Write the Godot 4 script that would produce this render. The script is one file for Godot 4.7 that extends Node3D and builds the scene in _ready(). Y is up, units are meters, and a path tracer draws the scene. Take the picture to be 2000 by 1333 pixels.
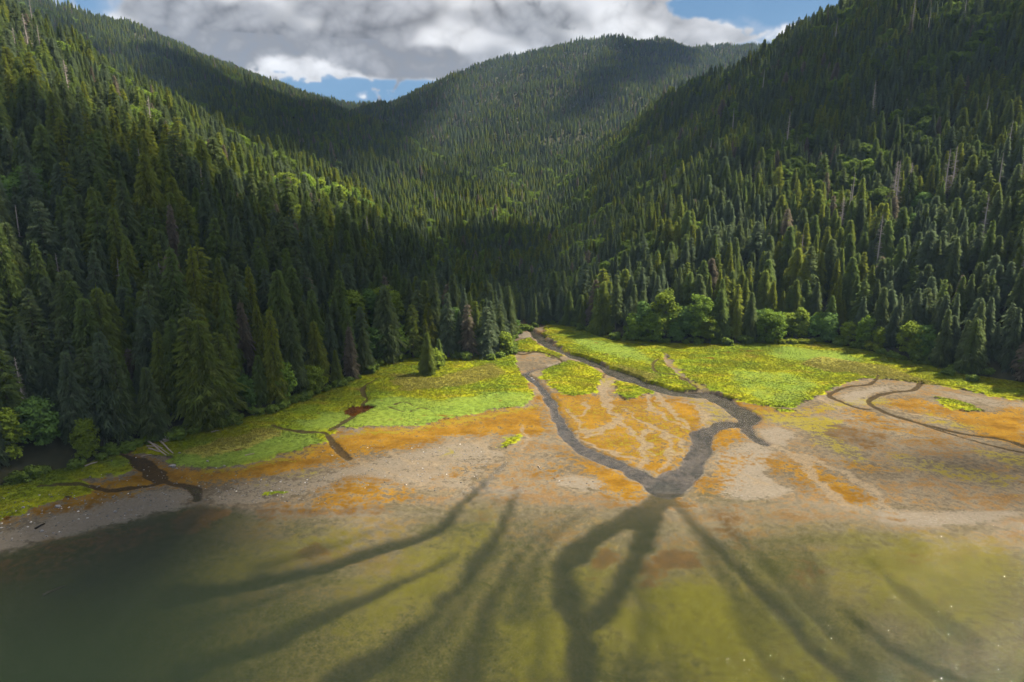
extends Node3D
# A forested inlet seen from the air: river delta, tidal flats, spruce slopes, cloud shadows.
# World: camera above the origin, looking along -z; D below means distance ahead (-z), metres.

const F := 1333.0
const PITCH := 0.23911
const EYE := Vector3(0, 90, 0)
const SUN_AZ := 1.15          # to the right of the view
const SUN_EL := 0.90

# ---- extents of the surveyed delta sheet
const X0 := -190.0
const X1 := 270.0
const D0 := 90.0
const D1 := 440.0
const MW := 1024
const MH := 779
const TW := 1664
const TH := 1266
# ---- hill grid
const GX0 := -2700.0
const GD0 := 120.0
const GS := 14.0
const GW := 386
const GH := 262

var rng := RandomNumberGenerator.new()
var taken := {}
var hills := PackedFloat32Array()
var shore := PackedVector2Array()
var forest_poly := PackedVector2Array()
var ridges: Array = []
var waterline: Array = []
var n_hill := FastNoiseLite.new()
var n_bed := FastNoiseLite.new()
var n_tint := FastNoiseLite.new()
var masks := {}
var mbytes := {}
var rows_out: Array = []
var hill_rows: Array = []
var noise_bytes: Array = []
var flat_w := 0
var flat_xs := PackedFloat32Array()
var flat_ds := PackedFloat32Array()
var flat_hs := PackedFloat32Array()


# ------------------------------------------------------------------ helpers
func ray(px: float, py: float) -> Vector3:
	return Vector3((px - 1000.0) / F, (666.5 - py) / F, -1.0).rotated(Vector3.RIGHT, -PITCH)

func ground_px(px: float, py: float, h := 0.5) -> Vector2:      # pixel -> (x, D) on the flats
	var v := ray(px, py)
	var t := (h - EYE.y) / v.y
	return Vector2(v.x * t, -v.z * t)

func at_depth(px: float, py: float, d: float) -> Vector3:       # pixel + distance -> (x, height, D)
	var v := ray(px, py)
	var t := d / -v.z
	return Vector3(v.x * t, EYE.y + v.y * t, d)

func to_px(p: Vector3) -> Vector2:                               # for culling only
	var q := (p - EYE).rotated(Vector3.RIGHT, PITCH)
	if q.z > -1.0:
		return Vector2(-9999, -9999)
	return Vector2(1000.0 + F * q.x / -q.z, 666.5 - F * q.y / -q.z)

func numbered(called: String) -> String:
	var n: int = taken.get(called, 0)
	taken[called] = n + 1
	return called if n == 0 else "%s_%03d" % [called, n]

func tag(o: Node, label := "", category := "", group := "", kind := "") -> void:
	if label: o.set_meta("label", label)
	if category: o.set_meta("category", category)
	if group: o.set_meta("group", group)
	if kind: o.set_meta("kind", kind)

func put(mesh: Mesh, called: String, parent: Node = self) -> MeshInstance3D:
	var o := MeshInstance3D.new()
	o.mesh = mesh
	o.name = numbered(called) if parent == self else called
	parent.add_child(o, true)
	return o

func base(called: String, where: Vector3) -> Node3D:
	var o := Node3D.new()
	o.name = numbered(called)
	add_child(o, true)
	o.position = where
	return o

func lin(r: float, g: float, b: float) -> Color:
	return Color(r, g, b).linear_to_srgb()

func mat(c: Color, rough := 0.9, spec := 0.25) -> StandardMaterial3D:
	var m := StandardMaterial3D.new()
	m.albedo_color = c
	m.roughness = rough
	m.metallic_specular = spec
	return m

func sstep(a: float, b: float, x: float) -> float:
	var t := clampf((x - a) / (b - a), 0.0, 1.0)
	return t * t * (3.0 - 2.0 * t)

class Bag:                                                       # collects triangles
	var v := PackedVector3Array()
	var c := PackedColorArray()
	func tri(a: Vector3, b: Vector3, d: Vector3, col: Color) -> void:
		v.append(a); v.append(b); v.append(d)
		c.append(col); c.append(col); c.append(col)
	func quad(a: Vector3, b: Vector3, d: Vector3, e: Vector3, col: Color) -> void:
		tri(a, b, d, col); tri(a, d, e, col)
	func tube(p: PackedVector3Array, r: PackedFloat32Array, sides: int, col: Color) -> void:
		for i in p.size() - 1:
			var ax := (p[i + 1] - p[i]).normalized()
			var u := ax.cross(Vector3(0.31, 0.2, 0.93)).normalized()
			var w := ax.cross(u)
			for k in sides:
				var a := TAU * k / sides
				var b := TAU * (k + 1) / sides
				var da := u * cos(a) + w * sin(a)
				var db := u * cos(b) + w * sin(b)
				quad(p[i] + da * r[i], p[i] + db * r[i], p[i + 1] + db * r[i + 1], p[i + 1] + da * r[i + 1], col)
	func into(mesh: ArrayMesh, m: Material) -> ArrayMesh:
		var arr := []
		arr.resize(Mesh.ARRAY_MAX)
		arr[Mesh.ARRAY_VERTEX] = v
		arr[Mesh.ARRAY_COLOR] = c
		mesh.add_surface_from_arrays(Mesh.PRIMITIVE_TRIANGLES, arr)
		mesh.surface_set_material(mesh.get_surface_count() - 1, m)
		return mesh


# ------------------------------------------------------------------ entry
func _ready() -> void:
	rng.seed = 20240611
	camera_and_light()
	build_terrain()
	build_delta()
	build_water()
	build_forest()
	build_details()
	build_clouds()


func sun_dir() -> Vector3:
	return Vector3(sin(SUN_AZ) * cos(SUN_EL), sin(SUN_EL), -cos(SUN_AZ) * cos(SUN_EL))


func camera_and_light() -> void:
	var cam := Camera3D.new()
	cam.name = "camera"
	cam.position = EYE
	cam.rotation = Vector3(-PITCH, 0, 0)
	cam.fov = 53.13
	cam.near = 0.5
	cam.far = 12000.0
	add_child(cam)
	cam.current = true

	var env := Environment.new()
	env.background_mode = Environment.BG_SKY
	env.tonemap_mode = Environment.TONE_MAPPER_LINEAR
	env.tonemap_exposure = 3.8
	env.sdfgi_enabled = true
	env.ssao_enabled = true
	env.ssil_enabled = true
	env.fog_enabled = true
	env.fog_density = 0.000032
	env.fog_light_color = Color(0.66, 0.80, 1.0)
	env.volumetric_fog_enabled = true
	env.volumetric_fog_density = 0.0
	var sky := Sky.new()
	var pm := PanoramaSkyMaterial.new()
	pm.panorama = sky_texture()
	sky.sky_material = pm
	env.sky = sky
	var we := WorldEnvironment.new()
	we.name = "world_environment"
	we.environment = env
	add_child(we)

	var sun := DirectionalLight3D.new()
	sun.name = "sun"
	sun.light_energy = 1.6
	sun.light_color = Color(1.0, 0.955, 0.87)
	sun.light_angular_distance = 2.2
	sun.shadow_enabled = true
	add_child(sun)
	sun.look_at_from_position(sun_dir() * 100.0, Vector3.ZERO, Vector3.UP)


# ------------------------------------------------------------------ sky
var sky_a := FastNoiseLite.new()
var sky_b := FastNoiseLite.new()
var sky_c := FastNoiseLite.new()
var sky_blobs: Array = []

func sky_at(az: float, el: float) -> Color:                      # degrees
	var blue := Color(0.054, 0.099, 0.154).lerp(Color(0.022, 0.054, 0.118), sstep(4.0, 30.0, el))
	# flattened cloud layer: noise stretched along the horizon
	var sx := az * 1.0
	var sy := el * 2.3
	var big := sky_a.get_noise_2d(sx, sy)
	var fine := 0.75 * (0.25 - sky_b.get_noise_2d(sx, el * 1.35))
	var d := 0.16
	var warp := 1.0 + 1.1 * big + 0.9 * fine
	for b in sky_blobs:
		var u: float = (az - b[0]) / b[2]
		var v: float = (el - b[1]) / b[3]
		var q: float = (u * u + v * v) * warp
		if q < 1.6:
			d += b[4] * (1.0 - sstep(0.25, 1.6, q))
	d += big * 0.55 + fine * 0.42
	var cover := sstep(0.04, 0.34, d + fine * 0.25)
	var wisp := 0.35 * sstep(-0.32, 0.1, d)
	var body := sky_c.get_noise_2d(az, el * 1.9)
	var thick := sstep(-0.22, 0.30, body + fine * 0.22 + (d - 0.55) * 0.35) * lerpf(1.0, 0.35, sstep(13.0, 40.0, el)) * lerpf(1.0, 0.3, sstep(75.0, 45.0, rad_to_deg(acos(clampf(sin(deg_to_rad(el)) * sin(SUN_EL) + cos(deg_to_rad(el)) * cos(SUN_EL) * cos(deg_to_rad(az) - SUN_AZ), -1.0, 1.0)))))
	var lit := 0.86 + fine * 0.40
	var col := Color(0.250, 0.253, 0.258) * lit
	col = col.lerp(Color(0.077, 0.079, 0.084) * (1.05 + 1.0 * fine + 0.5 * big), thick * 0.95)
	col *= lerpf(1.0, 2.2, sstep(13.0, 34.0, el))              # clouds above the view are brightened to add ambient light
	var out := blue.lerp(Color(0.150, 0.165, 0.190), wisp * (1.0 - cover))
	return out.lerp(col, cover)

func azel(px: float, py: float) -> Vector2:
	var v := ray(px, py).normalized()
	return Vector2(rad_to_deg(atan2(v.x, -v.z)), rad_to_deg(asin(v.y)))

func sky_texture() -> ImageTexture:
	sky_a.seed = 5
	sky_a.frequency = 0.045
	sky_a.fractal_octaves = 3
	sky_c.seed = 40
	sky_c.frequency = 0.09
	sky_c.fractal_octaves = 3
	sky_b.fractal_type = FastNoiseLite.FRACTAL_RIDGED
	sky_b.seed = 12
	sky_b.frequency = 0.22
	sky_b.fractal_octaves = 5
	# cloud masses: azimuth, elevation, half sizes in degrees, strength (negative = a gap of blue)
	for b in [[480, 45, 8.0, 2.6, 0.95], [330, 30, 4.5, 2.0, 0.4], [700, 40, 8.5, 2.9, 1.0], [640, 110, 6.0, 1.7, 0.8], [800, 120, 5.0, 1.3, 0.45], [920, 60, 8.0, 3.0, 0.55], [1150, 25, 8.0, 3.2, 0.42],
			[1400, 52, 3.6, 1.15, 0.75], [1340, 75, 2.6, 0.8, 0.5], [720, 186, 1.3, 0.40, 1.7],
			[1500, 5, 6.0, 1.6, -1.0], [1370, 12, 2.6, 0.9, -0.6], [560, 172, 8.0, 1.25, -1.0], [700, 198, 8.0, 1.2, -0.85], [820, 186, 3.0, 0.9, -0.7], [215, 12, 2.6, 1.4, -0.55]]:
		var p := azel(b[0], b[1])
		sky_blobs.append([p.x, p.y, b[2], b[3], b[4]])
	for k in 70:                                                 # the same kind of clouds all round
		var az := rng.randf_range(45.0, 315.0)
		if az > 180.0: az -= 360.0
		sky_blobs.append([az, rng.randf_range(3.0, 75.0), rng.randf_range(6.0, 16.0), rng.randf_range(2.5, 8.0), rng.randf_range(-0.6, 0.9)])
	for k in 14:
		sky_blobs.append([rng.randf_range(-45.0, 45.0), rng.randf_range(22.0, 75.0), rng.randf_range(6.0, 16.0), rng.randf_range(2.5, 8.0), rng.randf_range(-0.6, 0.9)])
	var coarse := Image.create(256, 128, false, Image.FORMAT_RGBF)
	coarse.fill(Color(0.16, 0.17, 0.15))
	for j in 65:
		var el := 90.0 - (j + 0.5) * 180.0 / 128.0
		for i in 256:
			coarse.set_pixel((i + 128) % 256, j, sky_at((i + 0.5) * 360.0 / 256.0 - 180.0, el))
	sky_blobs = sky_blobs.filter(func(b): return absf(b[0]) < 44.0 + b[2] * 1.3 and b[1] < 17.0 + b[3] * 1.3)
	coarse.resize(4096, 2048, Image.INTERPOLATE_BILINEAR)
	for j in 1040:                                                # close the panorama where its two ends meet
		var ca := coarse.get_pixel(4086, j)
		var cb := coarse.get_pixel(10, j)
		for i in 20:
			coarse.set_pixel((4086 + i) % 4096, j, ca.lerp(cb, i / 19.0))
	var per := 360.0 / 4096.0
	var i0 := int((180.0 - 44.0) / per)
	var i1 := int((180.0 + 44.0) / per)
	var j0 := int((90.0 - 17.0) / per)
	var j1 := int((90.0 - 1.0) / per)
	for j in range(j0, j1):
		var el := 90.0 - (j + 0.5) * per
		var k := sstep(0.0, 20.0, float(j - j0))
		for i in range(i0, i1):
			var c := sky_at((i + 0.5) * per - 180.0, el)
			var ii := (i + 2048) % 4096
			if k < 1.0:
				c = coarse.get_pixel(ii, j).lerp(c, k)
			coarse.set_pixel(ii, j, c)
	return ImageTexture.create_from_image(coarse)


# ------------------------------------------------------------------ hills
func build_terrain() -> void:
	n_hill.seed = 3
	n_hill.frequency = 0.0042
	n_hill.fractal_octaves = 4
	n_tint.seed = 21
	n_tint.frequency = 0.011
	n_tint.fractal_octaves = 3
	var fs := [-400, 1060, -150, 1000, 0, 962, 40, 942, 110, 925, 170, 915, 225, 890, 290, 870, 340, 858, 420, 838, 500, 815, 560, 798, 640, 765, 700, 742, 745, 715,
		800, 702, 860, 700, 930, 700, 985, 700, 1004, 690, 1000, 666, 1014, 650, 1040, 640, 1075, 635, 1120, 640, 1160, 652, 1210, 664, 1300, 672, 1400, 675, 1470, 672,
		1520, 668, 1580, 668, 1650, 676, 1710, 690, 1760, 705, 1800, 710, 1850, 724, 1900, 735, 1960, 742, 2000, 748, 2150, 785, 2400, 850]
	for i in range(0, fs.size(), 2):
		shore.append(ground_px(fs[i], fs[i + 1], 1.2))
	forest_poly = shore.duplicate()
	forest_poly.append(Vector2(3000, shore[-1].y))
	forest_poly.append(Vector2(3000, 4200))
	forest_poly.append(Vector2(-3000, 4200))
	forest_poly.append(Vector2(-3000, shore[0].y))
	# crests: pixel, distance, fall per metre away from the crest; trees on top are subtracted
	var defs := [
		[20.0, [-500, -200, 430, 0.56, -200, -90, 500, 0.56, 30, 12, 600, 0.55, 100, 92, 700, 0.55, 230, 195, 830, 0.55, 330, 280, 960, 0.55, 440, 332, 1080, 0.55, 570, 376, 1230, 0.55, 700, 410, 1380, 0.55, 790, 430, 1460, 0.5]],
		[20.0, [-300, -150, 1500, 0.40, -60, -70, 1600, 0.42, 150, 2, 1750, 0.42, 240, 45, 1900, 0.42, 330, 78, 2050, 0.42, 400, 120, 2200, 0.40, 440, 146, 2300, 0.38, 470, 168, 2350, 0.38, 560, 203, 2550, 0.34, 640, 213, 2650, 0.30, 700, 212, 2720, 0.28, 760, 206, 2680, 0.28, 850, 166, 2550, 0.34, 920, 131, 2500, 0.40, 1000, 96, 2540, 0.42, 1130, 67, 2650, 0.42, 1200, 61, 2700, 0.42, 1290, 73, 2750, 0.42, 1340, 86, 2850, 0.42, 1430, 82, 2950, 0.42, 1600, 60, 2950, 0.42]],
		[20.0, [300, 60, 2700, 0.4, 400, 118, 3000, 0.4, 475, 150, 3000, 0.4, 530, 154, 3050, 0.4, 600, 179, 3100, 0.4, 665, 205, 3150, 0.4]],
		[20.0, [1070, 105, 2350, 0.45, 1140, 112, 2200, 0.45, 1210, 128, 2050, 0.45, 1260, 165, 1900, 0.45, 1285, 205, 1760, 0.45]],
		[24.0, [2500, -420, 640, 0.58, 2200, -230, 700, 0.58, 2000, -130, 750, 0.56, 1800, -70, 810, 0.55, 1590, 2, 920, 0.54, 1500, 66, 1000, 0.54, 1400, 120, 1090, 0.54, 1300, 174, 1200, 0.55, 1200, 230, 1310, 0.60, 1130, 276, 1400, 0.66, 1095, 318, 1430, 0.70, 1070, 360, 1380, 0.60, 1055, 410, 1300, 0.5]],
	]
	for d in defs:
		var pts: Array = []
		var a: Array = d[1]
		for i in range(0, a.size(), 4):
			var p := at_depth(a[i], a[i + 1], a[i + 2])
			pts.append([p.x, p.z, p.y - d[0], a[i + 3]])
		ridges.append(pts)
	hill_rows.resize(GH)
	var job := WorkerThreadPool.add_group_task(hill_row, GH)
	WorkerThreadPool.wait_for_group_task_completion(job)
	for j in GH:
		hills.append_array(hill_rows[j])
	# one sheet
	var v := PackedVector3Array()
	var n := PackedVector3Array()
	var idx := PackedInt32Array()
	v.resize(GW * GH)
	n.resize(GW * GH)
	for j in GH:
		for i in GW:
			var k := j * GW + i
			v[k] = Vector3(GX0 + i * GS, hills[k], -(GD0 + j * GS))
			var hx := hills[j * GW + mini(i + 1, GW - 1)] - hills[j * GW + maxi(i - 1, 0)]
			var hd := hills[mini(j + 1, GH - 1) * GW + i] - hills[maxi(j - 1, 0) * GW + i]
			n[k] = Vector3(-hx, 2.0 * GS, hd).normalized()
			if i < GW - 1 and j < GH - 1:
				var lo := minf(minf(hills[k], hills[k + 1]), minf(hills[k + GW], hills[k + GW + 1]))
				if lo > -60.0:
					idx.append_array(PackedInt32Array([k, k + GW, k + 1, k + 1, k + GW, k + GW + 1]))
	var arr := []
	arr.resize(Mesh.ARRAY_MAX)
	arr[Mesh.ARRAY_VERTEX] = v
	arr[Mesh.ARRAY_NORMAL] = n
	arr[Mesh.ARRAY_INDEX] = idx
	var me := ArrayMesh.new()
	me.add_surface_from_arrays(Mesh.PRIMITIVE_TRIANGLES, arr)
	var m := mat(Color.WHITE, 1.0, 0.1)
	var nt := NoiseTexture2D.new()
	var fn := FastNoiseLite.new()
	fn.seed = 8
	fn.frequency = 0.02
	nt.noise = fn
	nt.width = 512
	nt.height = 512
	nt.seamless = true
	var g := Gradient.new()
	g.set_color(0, lin(0.02, 0.022, 0.012))
	g.set_color(1, lin(0.06, 0.055, 0.028))
	nt.color_ramp = g
	m.albedo_texture = nt
	m.uv1_triplanar = true
	m.uv1_world_triplanar = true
	m.uv1_scale = Vector3(0.02, 0.02, 0.02)
	me.surface_set_material(0, m)
	var o := put(me, "hills")
	tag(o, "", "", "", "structure")

func shore_sd(x: float, d: float) -> float:                      # positive inside the forest
	var p := Vector2(x, d)
	var best := 1e9
	for i in shore.size() - 1:
		var q := Geometry2D.get_closest_point_to_segment(p, shore[i], shore[i + 1])
		best = minf(best, p.distance_squared_to(q))
	best = minf(best, p.distance_squared_to(Vector2(maxf(x, shore[-1].x), shore[-1].y)))
	best = minf(best, p.distance_squared_to(Vector2(minf(x, shore[0].x), shore[0].y)))
	best = sqrt(best)
	return best if Geometry2D.is_point_in_polygon(p, forest_poly) else -best

const AXIS := [[400.0, 10.0, 20.0], [700.0, -20.0, 70.0], [1100.0, -85.0, 130.0], [1400.0, -110.0, 170.0], [1900.0, -150.0, 170.0], [2600.0, -300.0, 60.0]]

func valley_axis(d: float) -> Vector2:                           # (x of the valley's middle, half width of its floor)
	for i in AXIS.size() - 1:
		if d < AXIS[i + 1][0]:
			var t := clampf((d - AXIS[i][0]) / (AXIS[i + 1][0] - AXIS[i][0]), 0.0, 1.0)
			return Vector2(lerpf(AXIS[i][1], AXIS[i + 1][1], t), lerpf(AXIS[i][2], AXIS[i + 1][2], t))
	return Vector2(-300.0, 60.0)

func hill_height(x: float, d: float) -> float:
	if absf(x) > d * 0.95 + 260.0:
		return -70.0
	var sd := shore_sd(x, d) if d < 1100.0 else 700.0
	if sd < -30.0:
		return -70.0
	var h := 1.6 + 335.0 * pow(clampf((d - 450.0) / 2250.0, 0.0, 1.0), 2.0)
	# a U-shaped valley: the two near spurs keep clear of its floor
	var axis := valley_axis(d)
	var room := h + maxf(0.0, absf(x - axis.x) - axis.y) * 0.8
	for n in ridges.size():
		var r: Array = ridges[n]
		var best := -1e9
		for i in r.size() - 1:
			var a: Array = r[i]
			var b: Array = r[i + 1]
			var ex: float = b[0] - a[0]
			var ed: float = b[1] - a[1]
			var t := clampf(((x - a[0]) * ex + (d - a[1]) * ed) / (ex * ex + ed * ed), 0.0, 1.0)
			var qx: float = x - a[0] - ex * t
			var qd: float = d - a[1] - ed * t
			var away := sqrt(qx * qx + qd * qd)
			var s: float = lerpf(a[3], b[3], t)
			var val: float = lerpf(a[2], b[2], t) - s * away * (1.0 - 0.00012 * minf(away, 1500.0))
			best = maxf(best, val)
		if n == 0 or n == 4:
			best = minf(best, room)
		var k := 22.0
		var w := clampf(0.5 + 0.5 * (best - h) / k, 0.0, 1.0)
		h = lerpf(h, best, w) + k * w * (1.0 - w) * 0.5
	var amp := minf(16.0, maxf(h - 4.0, 0.0) * 0.11)
	h += n_hill.get_noise_2d(x, d) * amp * 1.6 + n_hill.get_noise_2d(x * 4.0 + 900.0, d * 4.0) * amp * 0.35
	if sd < 400.0:
		var lim := 1.4 + maxf(sd, 0.0) * 0.65
		h = minf(h, lim)
		if sd < 0.0:
			h = 1.0 + sd * 0.8
	return h

func hill_row(j: int) -> void:
	var r := PackedFloat32Array()
	r.resize(GW)
	for i in GW:
		r[i] = hill_height(GX0 + i * GS, GD0 + j * GS)
	hill_rows[j] = r

func hill_at(x: float, d: float) -> float:
	var u := clampf((x - GX0) / GS, 0.0, GW - 1.001)
	var w := clampf((d - GD0) / GS, 0.0, GH - 1.001)
	var i := int(u)
	var j := int(w)
	u -= i
	w -= j
	var k := j * GW + i
	return lerpf(lerpf(hills[k], hills[k + 1], u), lerpf(hills[k + GW], hills[k + GW + 1], u), w)

func land_at(x: float, d: float) -> float:
	return maxf(hill_at(x, d), flat_at(x, d)) if d < D1 else hill_at(x, d)

func land_px(px: float, py: float) -> Vector3:                   # march the sight line of a pixel to the ground
	var v := ray(px, py)
	var t := 100.0
	while t < 5000.0:
		var p := EYE + v * t
		var h := land_at(p.x, -p.z)
		if p.y <= h:
			return Vector3(p.x, h, p.z)
		t += clampf((p.y - h) * 0.6, 1.0, 40.0)
	return EYE + v * 900.0


# ------------------------------------------------------------------ the delta: masks from surveyed outlines
func new_mask(called: String) -> Image:
	var im := Image.create(MW, MH, false, Image.FORMAT_L8)
	im.fill(Color.BLACK)
	masks[called] = im
	return im

func to_mask(px: float, py: float) -> Vector2:
	var g := ground_px(px, py)
	return Vector2((g.x - X0) / (X1 - X0) * MW, (g.y - D0) / (D1 - D0) * MH)

func poly(im: Image, a: Array, val := 1.0) -> void:
	var p := PackedVector2Array()
	for i in range(0, a.size(), 2):
		p.append(to_mask(a[i], a[i + 1]))
	var lo := MH
	var hi := 0
	for q in p:
		lo = mini(lo, int(q.y))
		hi = maxi(hi, int(q.y) + 1)
	for y in range(maxi(lo, 0), mini(hi, MH)):
		var xs: Array = []
		for i in p.size():
			var s := p[i]
			var e := p[(i + 1) % p.size()]
			if (s.y <= y + 0.5) != (e.y <= y + 0.5):
				xs.append(s.x + (y + 0.5 - s.y) / (e.y - s.y) * (e.x - s.x))
		xs.sort()
		for i in range(0, xs.size() - 1, 2):
			var xa := clampi(int(xs[i]), 0, MW)
			var xb := clampi(int(xs[i + 1]), 0, MW)
			if xb > xa:
				im.fill_rect(Rect2i(xa, y, xb - xa, 1), Color(val, val, val))

func stroke(im: Image, a: Array, w0: float, w1: float, val := 1.0) -> void:   # widths in metres
	var p := PackedVector2Array()
	for i in range(0, a.size(), 2):
		p.append(to_mask(a[i], a[i + 1]))
	var total := 0.0
	for i in p.size() - 1:
		total += p[i].distance_to(p[i + 1])
	var per := MW / (X1 - X0)
	var gone := 0.0
	for i in p.size() - 1:
		var a0 := p[maxi(i - 1, 0)]
		var a3 := p[mini(i + 2, p.size() - 1)]
		var l := p[i].distance_to(p[i + 1])
		var n := maxi(2, int(l / 1.2))
		for k in n:
			var t := float(k) / n
			var q := p[i].cubic_interpolate(p[i + 1], a0, a3, t)
			var wob := n_hill.get_noise_2d(q.x * 5.0 + 300.0, q.y * 5.0)
			var r := 0.5 * per * lerpf(w0, w1, (gone + l * t) / total) * (1.0 + 0.8 * n_hill.get_noise_2d(q.x * 7.0, q.y * 7.0 + 700.0))
			q += Vector2(wob, -wob) * r * 0.5
			for y in range(int(q.y - r), int(q.y + r) + 1):
				if y < 0 or y >= MH: continue
				var half := sqrt(maxf(r * r - (y - q.y) * (y - q.y), 0.0))
				var xa := clampi(int(q.x - half), 0, MW)
				var xb := clampi(int(q.x + half) + 1, 0, MW)
				if xb > xa:
					im.fill_rect(Rect2i(xa, y, xb - xa, 1), Color(val, val, val))
		gone += l

func soften(called: String, k: float) -> void:
	var im: Image = masks[called]
	im.resize(int(MW / k), int(MH / k), Image.INTERPOLATE_LANCZOS)
	im.resize(MW, MH, Image.INTERPOLATE_CUBIC)

func survey() -> void:
	# --- river and streams that hold water
	var c := new_mask("channel")
	stroke(c, [1020, 636, 1035, 646, 1050, 657, 1066, 672, 1099, 689, 1140, 704, 1178, 719, 1215, 734, 1253, 749, 1300, 764], 4.6, 7.5)
	stroke(c, [1300, 764, 1340, 771, 1390, 773, 1424, 790, 1450, 809, 1463, 824], 8.0, 7.0)
	stroke(c, [1463, 824, 1440, 828, 1412, 829, 1383, 842, 1368, 870, 1353, 902, 1328, 932, 1300, 955], 4.4, 8.0)
	stroke(c, [1462, 822, 1462, 840, 1480, 858, 1500, 868], 6.0, 2.0, 0.7)
	stroke(c, [1059, 720, 1040, 724, 1027, 732, 1038, 741, 1055, 756, 1066, 770, 1077, 788, 1085, 809, 1096, 831, 1114, 858, 1144, 880, 1181, 897, 1219, 912, 1253, 929, 1279, 944, 1300, 958], 2.2, 5.5)
	stroke(c, [1059, 720, 1085, 712, 1105, 706], 1.4, 1.2, 0.6)
	# --- channels on the bed of the bay
	var u := new_mask("bay_channel")
	stroke(u, [1300, 950, 1278, 975, 1250, 995, 1190, 1032, 1120, 1074, 1097, 1105, 1103, 1140, 1118, 1185, 1130, 1240, 1134, 1340], 6.2, 4.2)
	stroke(u, [1302, 955, 1290, 985, 1262, 1030, 1237, 1090, 1210, 1145, 1170, 1190, 1142, 1228], 6.2, 3.2)
	stroke(u, [1310, 960, 1325, 985, 1352, 1017, 1400, 1065, 1475, 1135, 1530, 1185, 1578, 1245, 1650, 1305, 1690, 1345], 2.1, 3.6, 0.75)
	stroke(u, [1640, 1170, 1690, 1215, 1760, 1262, 1830, 1300, 1910, 1345], 0.7, 4.5, 0.7)
	stroke(u, [997, 893, 964, 925, 930, 955, 892, 989, 862, 1022, 820, 1046, 700, 1080, 600, 1110, 480, 1132, 330, 1150], 0.7, 5.2)
	stroke(u, [1010, 950, 995, 990, 972, 1032, 940, 1085, 900, 1140, 860, 1200, 770, 1262, 650, 1310], 0.7, 8.4, 0.85)
	stroke(u, [885, 1080, 830, 1110, 750, 1142, 640, 1192, 500, 1245, 350, 1290], 0.7, 6.5, 0.8)
	stroke(u, [1060, 1030, 1010, 1085, 970, 1150, 930, 1220, 900, 1345], 0.7, 5.9, 0.6)
	stroke(u, [1265, 1080, 1255, 1140, 1270, 1200, 1300, 1260, 1330, 1345], 1.4, 2.6, 0.35)
	stroke(u, [1060, 1180, 1050, 1240, 1040, 1345], 1.4, 2.3, 0.4)
	stroke(u, [390, 985, 340, 1040, 250, 1090, 120, 1140], 2.8, 5.9, 0.6)
	for a in [[1150, 990, 1080, 1040, 1030, 1120, 1010, 1200], [1400, 1010, 1500, 1100, 1600, 1200, 1750, 1340], [1240, 1130, 1252, 1220, 1225, 1340], [760, 1020, 650, 1060, 500, 1100], [1000, 1040, 930, 1120, 840, 1230, 740, 1340], [1560, 1060, 1600, 1120, 1590, 1160], [1420, 1180, 1500, 1280, 1560, 1345], [1700, 1090, 1780, 1160, 1900, 1240], [1330, 1000, 1420, 1130, 1480, 1230], [640, 1110, 520, 1160, 380, 1200]]:
		stroke(u, a, 1.0, 5.0, 0.42)
	# --- muddy creeks
	var k := new_mask("creek")
	stroke(k, [735, 745, 713, 760, 709, 775, 716, 786, 706, 797, 690, 820, 664, 835, 643, 848], 1.2, 1.8)
	stroke(k, [533, 838, 555, 845, 600, 851, 634, 852, 650, 868, 662, 882, 680, 897], 1.3, 2.4)
	stroke(k, [240, 894, 262, 902, 282, 912, 300, 930, 328, 944, 375, 953, 384, 975], 1.8, 2.6)
	stroke(k, [270, 906, 290, 920, 312, 938], 3.6, 4.2)
	stroke(k, [75, 957, 150, 952, 190, 957, 215, 960, 262, 954, 311, 946], 1.0, 1.6)
	stroke(k, [1716, 737, 1698, 752, 1660, 756, 1632, 765, 1619, 774, 1645, 786, 1675, 797, 1700, 800], 1.4, 1.6)
	stroke(k, [1799, 749, 1784, 762, 1742, 767, 1709, 777, 1699, 788, 1731, 807, 1780, 822, 1844, 839, 1900, 850, 1956, 857, 2010, 874], 1.4, 2.0)
	stroke(k, [1780, 822, 1850, 845, 1930, 868, 2010, 885], 0.8, 1.0, 0.8)
	stroke(k, [1000, 690, 1020, 694, 1045, 690, 1075, 697, 1110, 712], 1.6, 1.2, 0.9)
	stroke(k, [1155, 655, 1200, 668, 1245, 675, 1262, 680], 2.0, 1.4, 0.8)
	stroke(k, [1286, 705, 1276, 715, 1283, 730, 1330, 738, 1365, 762], 1.6, 1.2, 0.7)
	for a in [[770, 795, 790, 790, 810, 798], [800, 806, 825, 800, 850, 805, 880, 800], [760, 800, 790, 808, 815, 805]]:
		stroke(k, a, 0.9, 0.6, 0.55)
	var pond := new_mask("pond")
	poly(pond, [672, 806, 684, 799, 706, 795, 728, 797, 733, 800, 720, 806, 706, 813, 690, 817, 676, 815])
	# --- sedge meadow
	var g := new_mask("meadow")
	poly(g, [-200, 900, 40, 900, 150, 940, 185, 963, 142, 976, 75, 991, 0, 1024, -200, 1090])
	poly(g, [49, 946, 60, 900, 220, 870, 240, 888, 264, 918, 225, 934, 94, 950])
	poly(g, [265, 892, 255, 850, 420, 800, 700, 700, 1000, 640, 1006, 705, 1022, 735, 1038, 760, 1044, 778, 1034, 790, 985, 800, 930, 806, 880, 820, 800, 836, 720, 838, 680, 842, 664, 838, 642, 862, 600, 880, 545, 895, 470, 910, 400, 919, 345, 915, 330, 900, 290, 893])
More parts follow.
